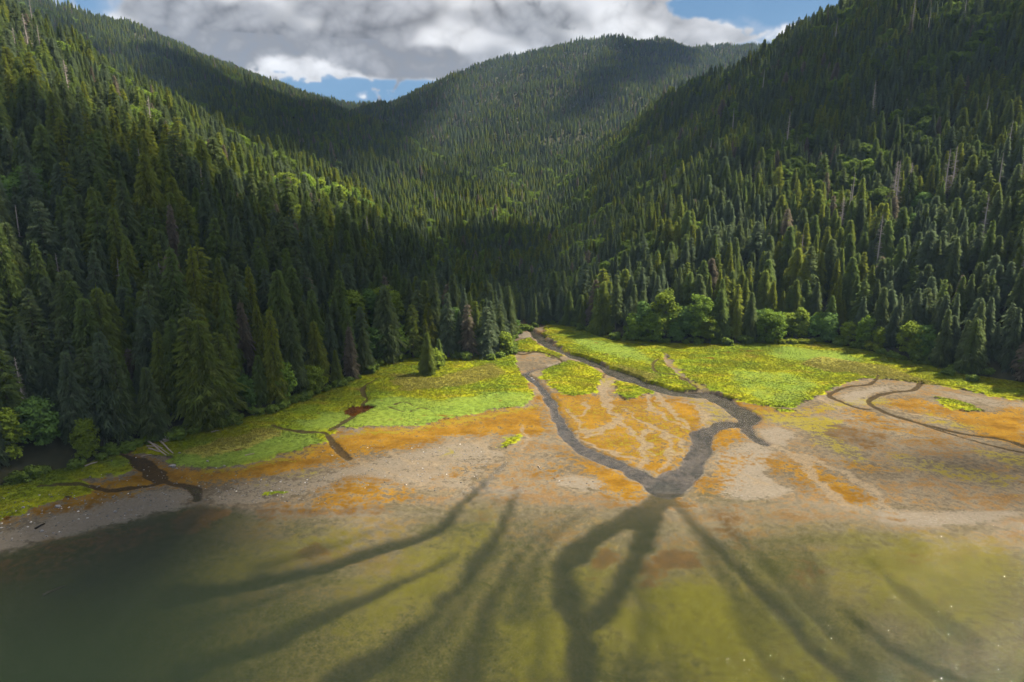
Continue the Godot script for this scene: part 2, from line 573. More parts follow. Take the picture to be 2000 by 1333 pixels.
	poly(g, [1062, 644, 1080, 620, 1400, 640, 1700, 660, 2100, 740, 2100, 800, 2000, 785, 1940, 776, 1850, 756, 1760, 746, 1700, 741, 1650, 750, 1625, 763, 1590, 780, 1550, 798, 1500, 796, 1440, 782, 1395, 766, 1345, 742, 1320, 712, 1290, 690, 1300, 712, 1336, 745, 1368, 764, 1330, 766, 1295, 757, 1240, 738, 1180, 712, 1120, 692, 1090, 675, 1062, 655])
	poly(g, [1003, 672, 1035, 662, 1060, 680, 1100, 697, 1090, 705, 1050, 690, 1010, 690])
	poly(g, [1110, 706, 1140, 712, 1185, 734, 1172, 748, 1165, 768, 1120, 776, 1085, 762, 1060, 742, 1064, 724, 1090, 714])
	poly(g, [1200, 745, 1240, 752, 1278, 767, 1250, 778, 1225, 785, 1206, 770])
	poly(g, [1820, 775, 1880, 785, 1930, 805, 1890, 808, 1840, 793], 0.8)
	poly(g, [1510, 799, 1560, 801, 1560, 806, 1520, 806], 0.7)
	poly(g, [975, 866, 1020, 843, 1022, 855, 990, 880], 0.62)
	poly(g, [510, 962, 560, 957, 556, 966, 520, 969], 0.72)
	# smooth low sedge of the marsh (blue-green)
	var b := new_mask("low_sedge")
	poly(b, [330, 900, 420, 890, 520, 850, 640, 858, 600, 882, 540, 896, 470, 912, 400, 922, 340, 917])
	poly(b, [560, 838, 690, 800, 760, 780, 860, 785, 960, 770, 1045, 772, 1040, 795, 920, 810, 800, 840, 690, 842, 600, 848])
	poly(b, [200, 910, 240, 892, 262, 915, 230, 932], 0.8)
	poly(b, [1420, 725, 1540, 730, 1610, 755, 1560, 795, 1480, 788, 1440, 765], 0.6)
	poly(b, [1520, 680, 1640, 690, 1700, 712, 1600, 715, 1500, 700], 0.8)
	poly(b, [1120, 660, 1240, 680, 1300, 720, 1200, 700, 1110, 672], 0.75)
	# tawny tall grass
	var t := new_mask("tall_grass")
	poly(t, [350, 890, 420, 870, 520, 840, 560, 850, 470, 890, 400, 900])
	poly(t, [760, 735, 850, 742, 960, 712, 990, 735, 900, 758, 780, 770])
	poly(t, [1600, 700, 1700, 715, 1690, 735, 1620, 730, 1560, 715])
	poly(t, [1640, 722, 1720, 715, 1800, 745, 1900, 770, 1760, 748, 1690, 738])
	poly(t, [1200, 712, 1290, 735, 1280, 755, 1210, 730], 0.6)
	# --- orange rockweed and mud
	var o := new_mask("orange")
	poly(o, [255, 900, 330, 915, 420, 922, 540, 900, 640, 862, 700, 842, 800, 836, 930, 806, 1040, 792, 1075, 830, 1060, 850, 960, 848, 880, 850, 800, 872, 720, 888, 640, 905, 560, 925, 440, 945, 330, 948, 280, 940])
	poly(o, [100, 955, 220, 940, 300, 930, 300, 955, 230, 972, 150, 990, 60, 1010, 0, 1035, 0, 1022, 75, 992, 150, 975], 0.85)
	poly(o, [1060, 770, 1110, 765, 1200, 775, 1260, 770, 1320, 780, 1370, 790, 1372, 815, 1360, 850, 1330, 915, 1290, 935, 1220, 905, 1130, 868, 1098, 820], 0.8)
	poly(o, [1310, 795, 1350, 792, 1362, 830, 1352, 855, 1330, 835], 1.0)
	poly(o, [1090, 780, 1190, 785, 1190, 825, 1130, 845, 1100, 820], 1.0)
	poly(o, [1384, 848, 1420, 838, 1455, 836, 1460, 850, 1420, 868, 1392, 885, 1384, 870], 1.0)
	poly(o, [1330, 962, 1380, 925, 1410, 890, 1460, 880, 1440, 930, 1420, 965, 1360, 972], 0.62)
	poly(o, [1478, 888, 1540, 893, 1600, 930, 1590, 955, 1540, 930, 1490, 905], 0.72)
	poly(o, [1560, 895, 1620, 915, 1680, 950, 1700, 990, 1640, 975, 1600, 940], 0.78)
	poly(o, [1640, 898, 1720, 905, 1725, 930, 1660, 918], 0.65)
	poly(o, [1085, 872, 1110, 880, 1180, 908, 1250, 938, 1262, 968, 1230, 985, 1190, 955, 1130, 910], 0.86)
	poly(o, [1060, 905, 1140, 915, 1150, 925, 1060, 925], 0.55)
	poly(o, [620, 960, 700, 935, 780, 950, 830, 955, 790, 985, 700, 985, 600, 1000], 0.62)
	poly(o, [860, 940, 900, 910, 940, 905, 910, 930], 0.6)
	poly(o, [1395, 768, 1480, 790, 1560, 805, 1620, 785, 1640, 800, 1560, 818, 1480, 815, 1440, 795], 0.7)
	poly(o, [1640, 795, 1700, 802, 1760, 822, 1700, 815, 1650, 806], 0.7)
	poly(o, [1720, 780, 1790, 775, 1850, 795, 1930, 808, 2010, 800, 2010, 880, 1900, 850, 1870, 830, 1800, 810, 1740, 800], 0.72)
	poly(o, [1880, 812, 1940, 805, 2010, 790, 2010, 868, 1930, 850], 1.0)
	poly(o, [1640, 800, 1700, 815, 1760, 835, 1850, 865, 1760, 850, 1690, 825], 0.6)
	poly(o, [1680, 990, 1740, 990, 1740, 1000, 1690, 998], 0.75)
	poly(o, [1280, 970, 1350, 975, 1360, 1000, 1300, 990], 0.4)
	poly(o, [1030, 735, 1050, 765, 1065, 800, 1080, 835, 1060, 835, 1045, 790], 0.8)
	# --- brown weed on the bed
	var w := new_mask("weed")
	poly(w, [1255, 1085, 1300, 1070, 1350, 1068, 1385, 1090, 1350, 1110, 1310, 1100, 1290, 1115, 1262, 1165, 1258, 1120])
	poly(w, [1150, 1080, 1195, 1060, 1210, 1080, 1180, 1110, 1160, 1130], 0.8)
	poly(w, [345, 1000, 380, 985, 450, 995, 440, 1012, 400, 1020, 380, 1040, 340, 1025], 1.0)
	poly(w, [480, 990, 640, 985, 800, 970, 760, 1005, 620, 1010, 500, 1020], 0.55)
	poly(w, [1395, 985, 1450, 980, 1470, 1060, 1430, 1075, 1390, 1040], 0.5)
	poly(w, [1540, 1080, 1590, 1085, 1615, 1130, 1570, 1140], 0.62)
	poly(w, [1700, 1080, 1790, 1075, 1880, 1090, 1870, 1105, 1760, 1095], 0.45)
	poly(w, [0, 1085, 180, 1040, 300, 1010, 340, 1030, 250, 1070, 60, 1130, 0, 1160], 0.5)
	poly(w, [590, 1060, 640, 1050, 640, 1080, 600, 1082], 0.7)
	poly(w, [1560, 800, 1650, 830, 1760, 850, 1700, 880, 1600, 850], 0.55)
	poly(w, [1500, 690, 1560, 706, 1550, 714, 1490, 708], 1.0)
	poly(w, [810, 778, 830, 770, 860, 785, 840, 795], 0.6)
	poly(w, [1280, 722, 1320, 735, 1310, 742, 1280, 738], 0.7)
	poly(w, [1900, 940, 2010, 930, 2010, 950, 1920, 948], 0.5)
	poly(w, [910, 1010, 990, 950, 1050, 935, 1000, 990, 950, 1020], 0.4)
	# --- yellow algae
	var y := new_mask("algae")
	poly(y, [1490, 805, 1550, 812, 1640, 818, 1640, 830, 1600, 850, 1560, 835, 1510, 825], 0.95)
	poly(y, [1590, 830, 1680, 880, 1700, 905, 1640, 890, 1600, 865], 0.62)
	poly(y, [1740, 880, 1880, 910, 2000, 930, 1980, 960, 1850, 930, 1760, 910], 0.52)
	poly(y, [1900, 873, 2010, 890, 2010, 915, 1920, 890], 0.62)
	poly(y, [1800, 800, 1880, 825, 1960, 840, 1900, 845, 1800, 820], 0.5)
	poly(y, [1300, 690, 1330, 700, 1352, 728, 1392, 762, 1380, 768, 1340, 740, 1318, 712], 1.0)
	poly(y, [1160, 740, 1210, 742, 1230, 750, 1180, 760], 0.8)
	poly(y, [600, 920, 625, 917, 622, 930, 600, 932], 0.7)
	poly(y, [870, 876, 895, 872, 890, 884, 872, 885], 0.6)
	poly(y, [490, 940, 600, 918, 610, 930, 510, 945], 0.45)
	poly(y, [1240, 690, 1330, 735, 1300, 755, 1250, 745], 0.4)
	stroke(y, [400, 924, 480, 914, 560, 897, 640, 868, 700, 847, 800, 841, 900, 823, 1000, 804, 1045, 795], 4.0, 5.0, 0.62)
	stroke(y, [1440, 800, 1500, 806, 1560, 808, 1640, 792, 1720, 782], 7.0, 6.0, 0.62)
	poly(y, [1070, 775, 1200, 790, 1300, 785, 1360, 820, 1330, 900, 1250, 900, 1150, 860], 0.36)
	poly(y, [1330, 765, 1400, 790, 1440, 815, 1380, 830, 1370, 800], 0.5)
	# --- pale gravel
	var p := new_mask("pale")
	poly(p, [-200, 1140, -200, 1060, 0, 1045, 100, 1010, 200, 985, 290, 960, 380, 960, 370, 985, 280, 1005, 200, 1025, 100, 1050, 0, 1076])
	poly(p, [400, 960, 520, 935, 620, 925, 720, 900, 800, 880, 880, 862, 950, 860, 990, 885, 950, 925, 900, 955, 800, 950, 700, 925, 600, 965, 480, 985, 410, 985], 0.6)
	poly(p, [1080, 930, 1130, 925, 1190, 945, 1180, 960, 1110, 955], 1.0)
	poly(p, [1390, 890, 1460, 860, 1520, 880, 1500, 930, 1560, 960, 1460, 980, 1400, 965], 0.8)
	poly(p, [1700, 990, 1800, 1000, 2010, 995, 2010, 1010, 1850, 1025, 1720, 1020], 1.0)
	poly(p, [1001, 655, 1030, 650, 1045, 660, 1020, 664], 1.0)
	poly(p, [1640, 770, 1720, 755, 1780, 755, 1700, 772, 1690, 795, 1650, 785], 0.8)
	poly(p, [1820, 760, 1900, 775, 2010, 790, 2010, 805, 1900, 790], 0.6)
	poly(p, [1060, 716, 1100, 708, 1112, 702, 1110, 710, 1075, 722], 0.9)
	poly(p, [1470, 840, 1520, 830, 1560, 850, 1530, 880, 1490, 860], 0.7)
	poly(p, [930, 805, 975, 797, 1000, 790, 985, 785, 970, 775, 962, 782, 980, 790, 950, 796, 925, 800], 0.9)
	stroke(p, [975, 748, 965, 757, 975, 772, 997, 788, 985, 796, 940, 799, 925, 803, 920, 815, 935, 825], 2.4, 2.6, 0.9)
	# --- pale braids through the orange
	var r := new_mask("braid")
	stroke(r, [1172, 748, 1178, 770, 1192, 800, 1208, 822, 1170, 838, 1130, 842], 3.2, 1.6)
	stroke(r, [1204, 748, 1180, 755, 1175, 768], 2.5, 2.2)
	stroke(r, [1208, 822, 1180, 840, 1150, 856], 1.4, 1.0)
	stroke(r, [1280, 766, 1292, 783, 1310, 800, 1345, 830, 1350, 838], 2.0, 1.0)
	stroke(r, [1266, 775, 1275, 800, 1300, 815, 1340, 835], 1.6, 1.0)
	stroke(r, [1320, 785, 1360, 790, 1375, 806, 1375, 826], 1.4, 1.4)
	stroke(r, [1210, 824, 1250, 860, 1255, 890, 1250, 912, 1230, 922], 1.6, 1.4)
	stroke(r, [1260, 840, 1262, 860, 1275, 890], 2.2, 1.4, 0.8)
	stroke(r, [1140, 786, 1148, 800, 1130, 815], 1.2, 0.8)
	stroke(r, [1240, 815, 1280, 835, 1330, 862, 1320, 890], 1.4, 1.2, 0.8)
	stroke(r, [1120, 850, 1160, 872, 1220, 890, 1270, 905], 2.0, 2.0, 0.8)
	stroke(r, [1500, 868, 1544, 884, 1592, 895, 1630, 912, 1675, 936, 1712, 965, 1739, 995], 2.6, 2.8, 0.8)
	stroke(r, [1544, 884, 1572, 903, 1590, 930, 1619, 959, 1667, 995], 2.6, 2.8, 0.8)
	for a in [[900, 852, 935, 868, 960, 892], [1010, 830, 1030, 850, 1022, 880], [760, 880, 800, 900, 860, 905], [1420, 905, 1450, 925, 1500, 945], [1110, 800, 1135, 830, 1150, 850], [1225, 800, 1262, 830, 1300, 850, 1310, 890, 1290, 920], [1540, 745, 1570, 760, 1600, 778, 1640, 800], [1505, 712, 1520, 728, 1550, 742], [690, 895, 720, 905, 790, 930, 830, 945], [1740, 800, 1800, 812, 1860, 822]]:
		stroke(r, a, 0.9, 1.6, 0.75)
	# --- yellow-green shoals of the bay
	var l := new_mask("shoal")
	poly(l, [880, 1030, 950, 985, 985, 990, 965, 1030, 920, 1090, 880, 1130, 830, 1170, 760, 1210, 700, 1260, 640, 1270, 700, 1200, 850, 1110, 890, 1080, 840, 1075], 1.0)
	poly(l, [470, 1230, 560, 1190, 700, 1120, 830, 1070, 870, 1060, 850, 1085, 720, 1140, 600, 1195, 500, 1240], 0.9)
	poly(l, [280, 1120, 400, 1080, 560, 1065, 640, 1080, 560, 1105, 420, 1130, 320, 1135], 0.75)
	poly(l, [500, 1020, 760, 1010, 860, 1000, 800, 1040, 650, 1075, 520, 1060], 0.55)
	poly(l, [960, 1290, 1000, 1230, 1040, 1170, 1080, 1110, 1090, 1150, 1105, 1210, 1110, 1345, 960, 1345], 0.9)
	poly(l, [1120, 1090, 1220, 1040, 1225, 1090, 1190, 1150, 1145, 1190, 1125, 1150], 0.75)
	poly(l, [1160, 1230, 1220, 1180, 1260, 1170, 1290, 1130, 1390, 1110, 1470, 1170, 1540, 1230, 1580, 1290, 1640, 1345, 1370, 1345, 1300, 1250, 1270, 1210, 1240, 1260, 1230, 1345, 1160, 1345], 1.0)
	poly(l, [1440, 1080, 1560, 1150, 1640, 1210, 1720, 1290, 1800, 1345, 1700, 1345, 1600, 1240, 1530, 1160], 0.9)
	poly(l, [1600, 1040, 1800, 1040, 2010, 1060, 2010, 1250, 1850, 1240, 1700, 1180, 1620, 1110], 0.7)
	poly(l, [870, 1270, 920, 1240, 960, 1180, 1000, 1150, 980, 1220, 900, 1300], 0.7)
	soften("channel", 3.0)
	soften("bay_channel", 4.5)
	soften("creek", 2.0)
	soften("pond", 2.0)
	soften("meadow", 4.0)
	soften("low_sedge", 13.0)
	soften("tall_grass", 9.0)
	soften("orange", 13.0)
	soften("weed", 8.0)
	soften("algae", 8.0)
	soften("pale", 9.0)
	soften("braid", 3.0)
	soften("shoal", 26.0)
	var wl := [-600, 1180, -200, 1120, 0, 1076, 100, 1050, 200, 1026, 300, 1000, 370, 984, 430, 986, 520, 1000, 640, 1000, 760, 990, 860, 970, 940, 955, 1020, 960, 1120, 968, 1200, 975, 1290, 975, 1370, 972, 1450, 966, 1540, 975, 1640, 985, 1740, 1005, 1850, 1020, 2000, 1015, 2300, 1020]
	for i in range(0, wl.size(), 2):
		waterline.append(ground_px(wl[i], wl[i + 1], 0.0))
	for i in 1201:
		wd_table.append(water_line(i - 600.0))

var wd_table := PackedFloat32Array()

func water_d(x: float) -> float:
	var u := clampf(x + 600.0, 0.0, 1199.0)
	var i := int(u)
	return lerpf(wd_table[i], wd_table[i + 1], u - i)

func water_line(x: float) -> float:
	if x <= waterline[0].x:
		return waterline[0].y
	for i in waterline.size() - 1:
		if x <= waterline[i + 1].x:
			return lerpf(waterline[i].y, waterline[i + 1].y, (x - waterline[i].x) / (waterline[i + 1].x - waterline[i].x))
	return waterline[-1].y

func bed_height(x: float, d: float, wd: float) -> float:
	var s := d - wd
	var h: float
	var u := clampi(int((x - X0) / (X1 - X0) * MW), 0, MW - 1)
	var w := clampi(int((d - D0) / (D1 - D0) * MH), 0, MH - 1)
	var k := w * MW + u
	var left := sstep(-25.0, -100.0, x)
	if s > 0.0:
		h = minf(s * lerpf(0.006, 0.03, left), 1.2) + 0.03
		h += mbytes.meadow[k] / 255.0 * 0.6
		h = lerpf(h, -0.32, clampf(mbytes.channel[k] / 255.0 * 1.7 - 0.15, 0.0, 1.0))
		h -= mbytes.creek[k] / 255.0 * 0.45
		h = lerpf(h, 0.15, mbytes.pond[k] / 255.0)
		h += n_bed.get_noise_2d(x * 3.0, d * 3.0) * 0.07 + n_bed.get_noise_2d(x * 14.0, d * 14.0) * 0.07
		h = lerpf(h, h - 0.6, mbytes.bay_channel[k] / 255.0 * 0.5)
	else:
		h = s * lerpf(0.0125, 0.055, left)
		h = h - minf(0.0, h + 0.2) * 0.45 * mbytes.shoal[k] / 255.0
		h -= mbytes.bay_channel[k] / 255.0 * minf(0.8, 0.25 - s * 0.03)
		h = lerpf(h, minf(h, -0.55), mbytes.channel[k] / 255.0)
		h += n_bed.get_noise_2d(x, d) * 0.12 * minf(1.0, -s * 0.1)
	if d < D0 or x < X0 or x > X1:
		h = minf(h, lerpf(h, -4.5, clampf((D0 - d) / 200.0, 0.0, 1.0)))
	return maxf(h, -4.6)

func flat_at(x: float, d: float) -> float:
	if d > D1 or flat_hs.is_empty():
		return -100.0
	return bed_height(x, d, water_d(x))

func build_delta() -> void:
	n_bed.seed = 14
	n_bed.frequency = 0.03
	n_bed.fractal_octaves = 3
	survey()
	for called in masks:
		mbytes[called] = masks[called].get_data()
	for x in [-3000, -1500, -800, -450, -300, -240]:
		flat_xs.append(x)
	var st := 0.9
	for i in int((X1 - X0) / st) + 1:
		flat_xs.append(X0 + i * st)
	for x in [300, 400, 600, 1200, 3000]:
		flat_xs.append(x)
	for d in [-3000, -1500, -700, -300, -100, 0, 40, 70]:
		flat_ds.append(d)
	for i in int((D1 - D0) / st) + 1:
		flat_ds.append(D0 + i * st)
	var w := flat_xs.size()
	var hgt := flat_ds.size()
	flat_w = w
	flat_hs.resize(w * hgt)
	var v := PackedVector3Array()
	var n := PackedVector3Array()
	var uv := PackedVector2Array()
	var idx := PackedInt32Array()
	v.resize(w * hgt)
	n.resize(w * hgt)
	uv.resize(w * hgt)
	for i in w:
		var wd := water_d(flat_xs[i])
		for j in hgt:
			flat_hs[j * w + i] = bed_height(flat_xs[i], flat_ds[j], wd)
	for j in hgt:
		for i in w:
			var k := j * w + i
			v[k] = Vector3(flat_xs[i], flat_hs[k], -flat_ds[j])
			var ia := maxi(i - 1, 0)
			var ib := mini(i + 1, w - 1)
			var ja := maxi(j - 1, 0)
			var jb := mini(j + 1, hgt - 1)
			var gx := (flat_hs[j * w + ib] - flat_hs[j * w + ia]) / (flat_xs[ib] - flat_xs[ia])
			var gd := (flat_hs[jb * w + i] - flat_hs[ja * w + i]) / (flat_ds[jb] - flat_ds[ja])
			n[k] = Vector3(-gx, 1.0, gd).normalized()
			uv[k] = Vector2((flat_xs[i] - X0) / (X1 - X0), (flat_ds[j] - D0) / (D1 - D0))
			if i < w - 1 and j < hgt - 1:
				idx.append_array(PackedInt32Array([k, k + w, k + 1, k + 1, k + w, k + w + 1]))
	var arr := []
	arr.resize(Mesh.ARRAY_MAX)
	arr[Mesh.ARRAY_VERTEX] = v
	arr[Mesh.ARRAY_NORMAL] = n
	arr[Mesh.ARRAY_TEX_UV] = uv
	arr[Mesh.ARRAY_INDEX] = idx
	var me := ArrayMesh.new()
	me.add_surface_from_arrays(Mesh.PRIMITIVE_TRIANGLES, arr)
	var m := mat(Color.WHITE, 1.0, 0.08)
	m.albedo_texture = delta_texture()
	m.texture_repeat = false
	me.surface_set_material(0, m)
	var o := put(me, "tidal_flats")
	tag(o, "", "", "", "structure")

func noise_image(sd: int, freq: float, oct: int, w: int, h: int) -> PackedByteArray:
	var f := FastNoiseLite.new()
	f.seed = sd
	f.frequency = freq
	f.fractal_octaves = oct
	var im := f.get_image(w, h, false, false, true)
	im.resize(TW, TH, Image.INTERPOLATE_CUBIC)
	return im.get_data()

func noise_tile(sd: int, freq: float, oct: int) -> PackedByteArray:
	var f := FastNoiseLite.new()
	f.seed = sd
	f.frequency = freq
	f.fractal_octaves = oct
	return f.get_seamless_image(512, 512, false, false, 0.1, true).get_data()

var delta_image: Image

func delta_texture() -> ImageTexture:
	for called in masks:
		var im: Image = masks[called]
		im.resize(TW, TH, Image.INTERPOLATE_CUBIC)
		mbytes[called + "_full"] = im.get_data()
	noise_bytes = [noise_image(31, 0.030, 4, 416, 316), noise_image(32, 0.060, 4, 832, 633), noise_tile(33, 0.10, 3), noise_tile(34, 0.34, 2), noise_image(35, 0.06, 4, 160, 633)]
	rows_out.resize(TH)
	var job := WorkerThreadPool.add_group_task(delta_row, TH)
	WorkerThreadPool.wait_for_group_task_completion(job)
	var all := PackedByteArray()
	for j in TH:
		all.append_array(rows_out[j])
	rows_out.clear()
	for called in masks:
		mbytes.erase(called + "_full")
	delta_image = Image.create_from_data(TW, TH, false, Image.FORMAT_RGB8, all)
	return ImageTexture.create_from_image(delta_image)

func delta_row(j: int) -> void:
	var mc: PackedByteArray = mbytes.channel_full
	var mu: PackedByteArray = mbytes.bay_channel_full
	var mk: PackedByteArray = mbytes.creek_full
	var mpo: PackedByteArray = mbytes.pond_full
	var mg: PackedByteArray = mbytes.meadow_full
	var mb: PackedByteArray = mbytes.low_sedge_full
	var mt: PackedByteArray = mbytes.tall_grass_full
	var mo: PackedByteArray = mbytes.orange_full
	var mw: PackedByteArray = mbytes.weed_full
	var my: PackedByteArray = mbytes.algae_full
	var mp: PackedByteArray = mbytes.pale_full
	var mr: PackedByteArray = mbytes.braid_full
	var ml: PackedByteArray = mbytes.shoal_full
	var nb0: PackedByteArray = noise_bytes[0]
	var nb1: PackedByteArray = noise_bytes[1]
	var nb2: PackedByteArray = noise_bytes[2]
	var nb3: PackedByteArray = noise_bytes[3]
	var nb4: PackedByteArray = noise_bytes[4]
	var out := PackedByteArray()
	out.resize(TW * 3)
	var q := 1.0 / 255.0
	var d := D0 + (j + 0.5) * (D1 - D0) / TH
	var sm := 1.0 / TW
	for i in TW:
		var k0 := j * TW + i
		var x := X0 + (i + 0.5) * (X1 - X0) * sm
		var kt := (j & 511) * 512 + (i & 511)
		var n0 := nb0[k0] * q - 0.5
		var n1 := nb1[k0] * q - 0.5
		var n2 := (nb2[kt] * q - 0.5) * 1.5
		var n3 := (nb3[(kt * 5 + 77) & 262143] * q - 0.5) * 1.5
		var n4 := nb4[k0] * q - 0.5
		# uneven outlines: look the survey up a little to the side
		var k := k0
		if i > 20 and i < TW - 20 and j > 20 and j < TH - 20:
			k = (j + int(n4 * 14.0 + n2 * 3.0)) * TW + i + int(n1 * 22.0 + n3 * 3.0)
		var e := n1 * 0.5 + n2 * 0.4
		var sp := n2 * 0.8 + n3 * 0.6
		var s := d - water_d(x)
		# gravel and mud of the flats
		var c := Color(0.100, 0.081, 0.054).lerp(Color(0.174, 0.144, 0.102), clampf(0.5 + n0 * 1.3 + n4 * 0.7 + n2 * 0.5, 0, 1))
		c = c.lerp(Color(0.135, 0.078, 0.025), 0.85 * sstep(-0.04, 0.34, n1 * 0.5 + n4 * 0.7 + n0 * 0.6 + sp * 0.8))
		# bed of the bay
		var left := sstep(-40.0, -85.0, x)
		var wet := lerpf(sstep(8.0, -58.0, s + n0 * 30.0 + n4 * 26.0 + n2 * 8.0), sstep(0.8, -5.0, s + n2 * 2.0), left)
		if wet > 0.0:
			c = c.lerp(Color(0.064, 0.059, 0.014).lerp(Color(0.112, 0.096, 0.030), clampf(0.5 + n0 * 1.2 + n1 * 0.7 + n2 * 0.3 + n3 * 1.0, 0, 1)).lerp(Color(0.034, 0.036, 0.012), left * 0.8), wet)
		var a := 0.0
		if ml[k] > 8:
			a = sstep(0.15, 0.95, ml[k] * q + n0 * 0.5 + e * 0.9)
			c = c.lerp(Color(0.150, 0.138, 0.008).lerp(Color(0.078, 0.074, 0.007), clampf(0.5 + n1 * 0.8 + n2 * 0.3 + n3 * 1.0, 0, 1)), a * 0.9 * (1.0 - left * 0.6))
		if mp[k] > 8:
			a = sstep(0.3, 0.8, mp[k] * q + n4 * 0.4 + sp * 0.5)
			c = c.lerp(Color(0.222, 0.190, 0.146).lerp(Color(0.120, 0.101, 0.077), clampf(0.5 + sp * 0.9, 0, 1)), a * 0.9)
		if mw[k] > 8:
			a = sstep(0.38, 0.68, mw[k] * q + n1 * 0.4 + n4 * 0.3 + sp * 0.7)
			c = c.lerp(Color(0.105, 0.055, 0.012).lerp(Color(0.065, 0.038, 0.014), clampf(0.5 + n1 * 1.5, 0, 1)), a * 0.85)
		if mo[k] > 8:
			a = sstep(0.22, 0.78, mo[k] * q * 0.95 + n0 * 0.25 + n1 * 0.45 + n4 * 0.4 + sp * 1.0)
			c = c.lerp(Color(0.240, 0.126, 0.004).lerp(Color(0.110, 0.054, 0.006), clampf(0.45 + n1 * 1.0 + n4 * 0.8 + sp * 1.0, 0, 1)), a * 0.9)
		if my[k] > 8:
			a = sstep(0.36, 0.86, my[k] * q + n1 * 0.3 + n4 * 0.45 + sp * 1.1)
			c = c.lerp(Color(0.235, 0.195, 0.018).lerp(Color(0.135, 0.120, 0.014), clampf(0.5 + sp, 0, 1)), a * 0.75)
		if mr[k] > 8:
			a = sstep(0.22, 0.6, mr[k] * q + e * 0.3)
			c = c.lerp(Color(0.175, 0.138, 0.092), a * 0.8)
		if mg[k] > 20:
			a = sstep(0.38, 0.60, mg[k] * q + e * 0.4 + n3 * 0.15)
			if a > 0.0:
				var g := Color(0.125, 0.168, 0.010).lerp(Color(0.225, 0.228, 0.007), clampf(0.5 + n0 * 1.5 + n4 * 0.9 + n1 * 0.4, 0, 1))
				g = g.lerp(Color(0.190, 0.150, 0.022), 0.7 * sstep(0.12, 0.45, n4 * 0.8 + n1 * 0.5 + n0 * 0.3))
				g = g.lerp(Color(0.118, 0.172, 0.030), 0.8 * sstep(0.2, 0.8, mb[k] * q + n1 * 0.5))
				g = g.lerp(Color(0.220, 0.190, 0.040), 0.75 * sstep(0.3, 0.7, mt[k] * q + e * 0.6))
				g = g.lerp(Color(0.115, 0.040, 0.008), 0.8 * sstep(0.26, 0.36, mb[k] * q * 0.06 + n1 * 0.55 - n0 * 0.3 + n4 * 0.25))
				c = c.lerp(g * (1.05 + n2 * 0.2 - n3 * 0.3), a)
		k = (j + int(n4 * 4.0)) * TW + i + int(n1 * 6.0) if k != k0 else k0
		if mk[k] > 8:
			a = sstep(0.30, 0.55, mk[k] * q + e * 0.3)
			c = c.lerp(Color(0.042, 0.030, 0.015), a * 0.92)
		if mpo[k] > 8:
			a = sstep(0.4, 0.6, mpo[k] * q)
			c = c.lerp(Color(0.060, 0.024, 0.005), a)
		if mu[k] > 8:
			a = sstep(0.25, 0.95, mu[k] * q + e * 0.35 + n3 * 0.15)
			c = c.lerp(Color(0.042, 0.034, 0.018).lerp(Color(0.070, 0.056, 0.026), clampf(0.5 + n1 + n3 * 0.8, 0, 1)), a * 0.9)
		k = k0
		if mc[k] > 8:
			a = sstep(0.30, 0.66, mc[k] * q + e * 0.45)
			c = c.lerp(Color(0.040, 0.031, 0.026).lerp(Color(0.100, 0.080, 0.068), clampf(0.5 + n1 * 1.5 + n2 * 0.9, 0, 1)), a * 0.95)
		c = c * (0.64 + n3 * 0.42 + n2 * 0.17)
		c = c.clamp(Color(0.008, 0.008, 0.002), Color(0.9, 0.9, 0.9)).linear_to_srgb()
		out[i * 3] = int(c.r * 255.0)
		out[i * 3 + 1] = int(c.g * 255.0)
		out[i * 3 + 2] = int(c.b * 255.0)
	rows_out[j] = out


# ------------------------------------------------------------------ water
func build_water() -> void:
	var m := StandardMaterial3D.new()
	m.transparency = BaseMaterial3D.TRANSPARENCY_ALPHA
	m.albedo_color = Color(0.25, 0.30, 0.20, 0.01)
	m.roughness = 0.05
	m.metallic_specular = 0.29
	var f := FastNoiseLite.new()
	f.seed = 77
	f.frequency = 0.03
	f.fractal_octaves = 3
	var nt := NoiseTexture2D.new()
	nt.noise = f
	nt.width = 1024
	nt.height = 1024
	nt.seamless = true
	nt.as_normal_map = true
	nt.bump_strength = 5.5
	m.normal_enabled = true
	m.normal_texture = nt
	m.normal_scale = 1.0
	m.uv1_triplanar = true
	m.uv1_world_triplanar = true
	m.uv1_scale = Vector3(0.03, 0.03, 0.05)
	var pl := PlaneMesh.new()
	pl.size = Vector2(6000, 3182)
	pl.material = m
	var o := put(pl, "water")
	o.position = Vector3(0, 0, -182.0 + 1591.0)
	tag(o, "", "", "", "structure")
	var rm: StandardMaterial3D = m.duplicate()
	rm.metallic_specular = 0.41
	rm.normal_scale = 0.5
	var rp := PlaneMesh.new()
	rp.size = Vector2(700, 268)
	rp.material = rm
	var r := put(rp, "river")
	r.position = Vector3(40, 0, -316)
	tag(r, "", "", "", "structure")
	var fog := FogVolume.new()
	fog.name = "water_depth"
	fog.shape = RenderingServer.FOG_VOLUME_SHAPE_BOX
	fog.size = Vector3(5900, 5.0, 3400)
	fog.position = Vector3(0, -2.52, 1250)
	var fm := FogMaterial.new()
	fm.density = 0.40
	fm.albedo = lin(0.018, 0.034, 0.008)
	fog.material = fm
	add_child(fog)
	tag(fog, "", "", "", "structure")


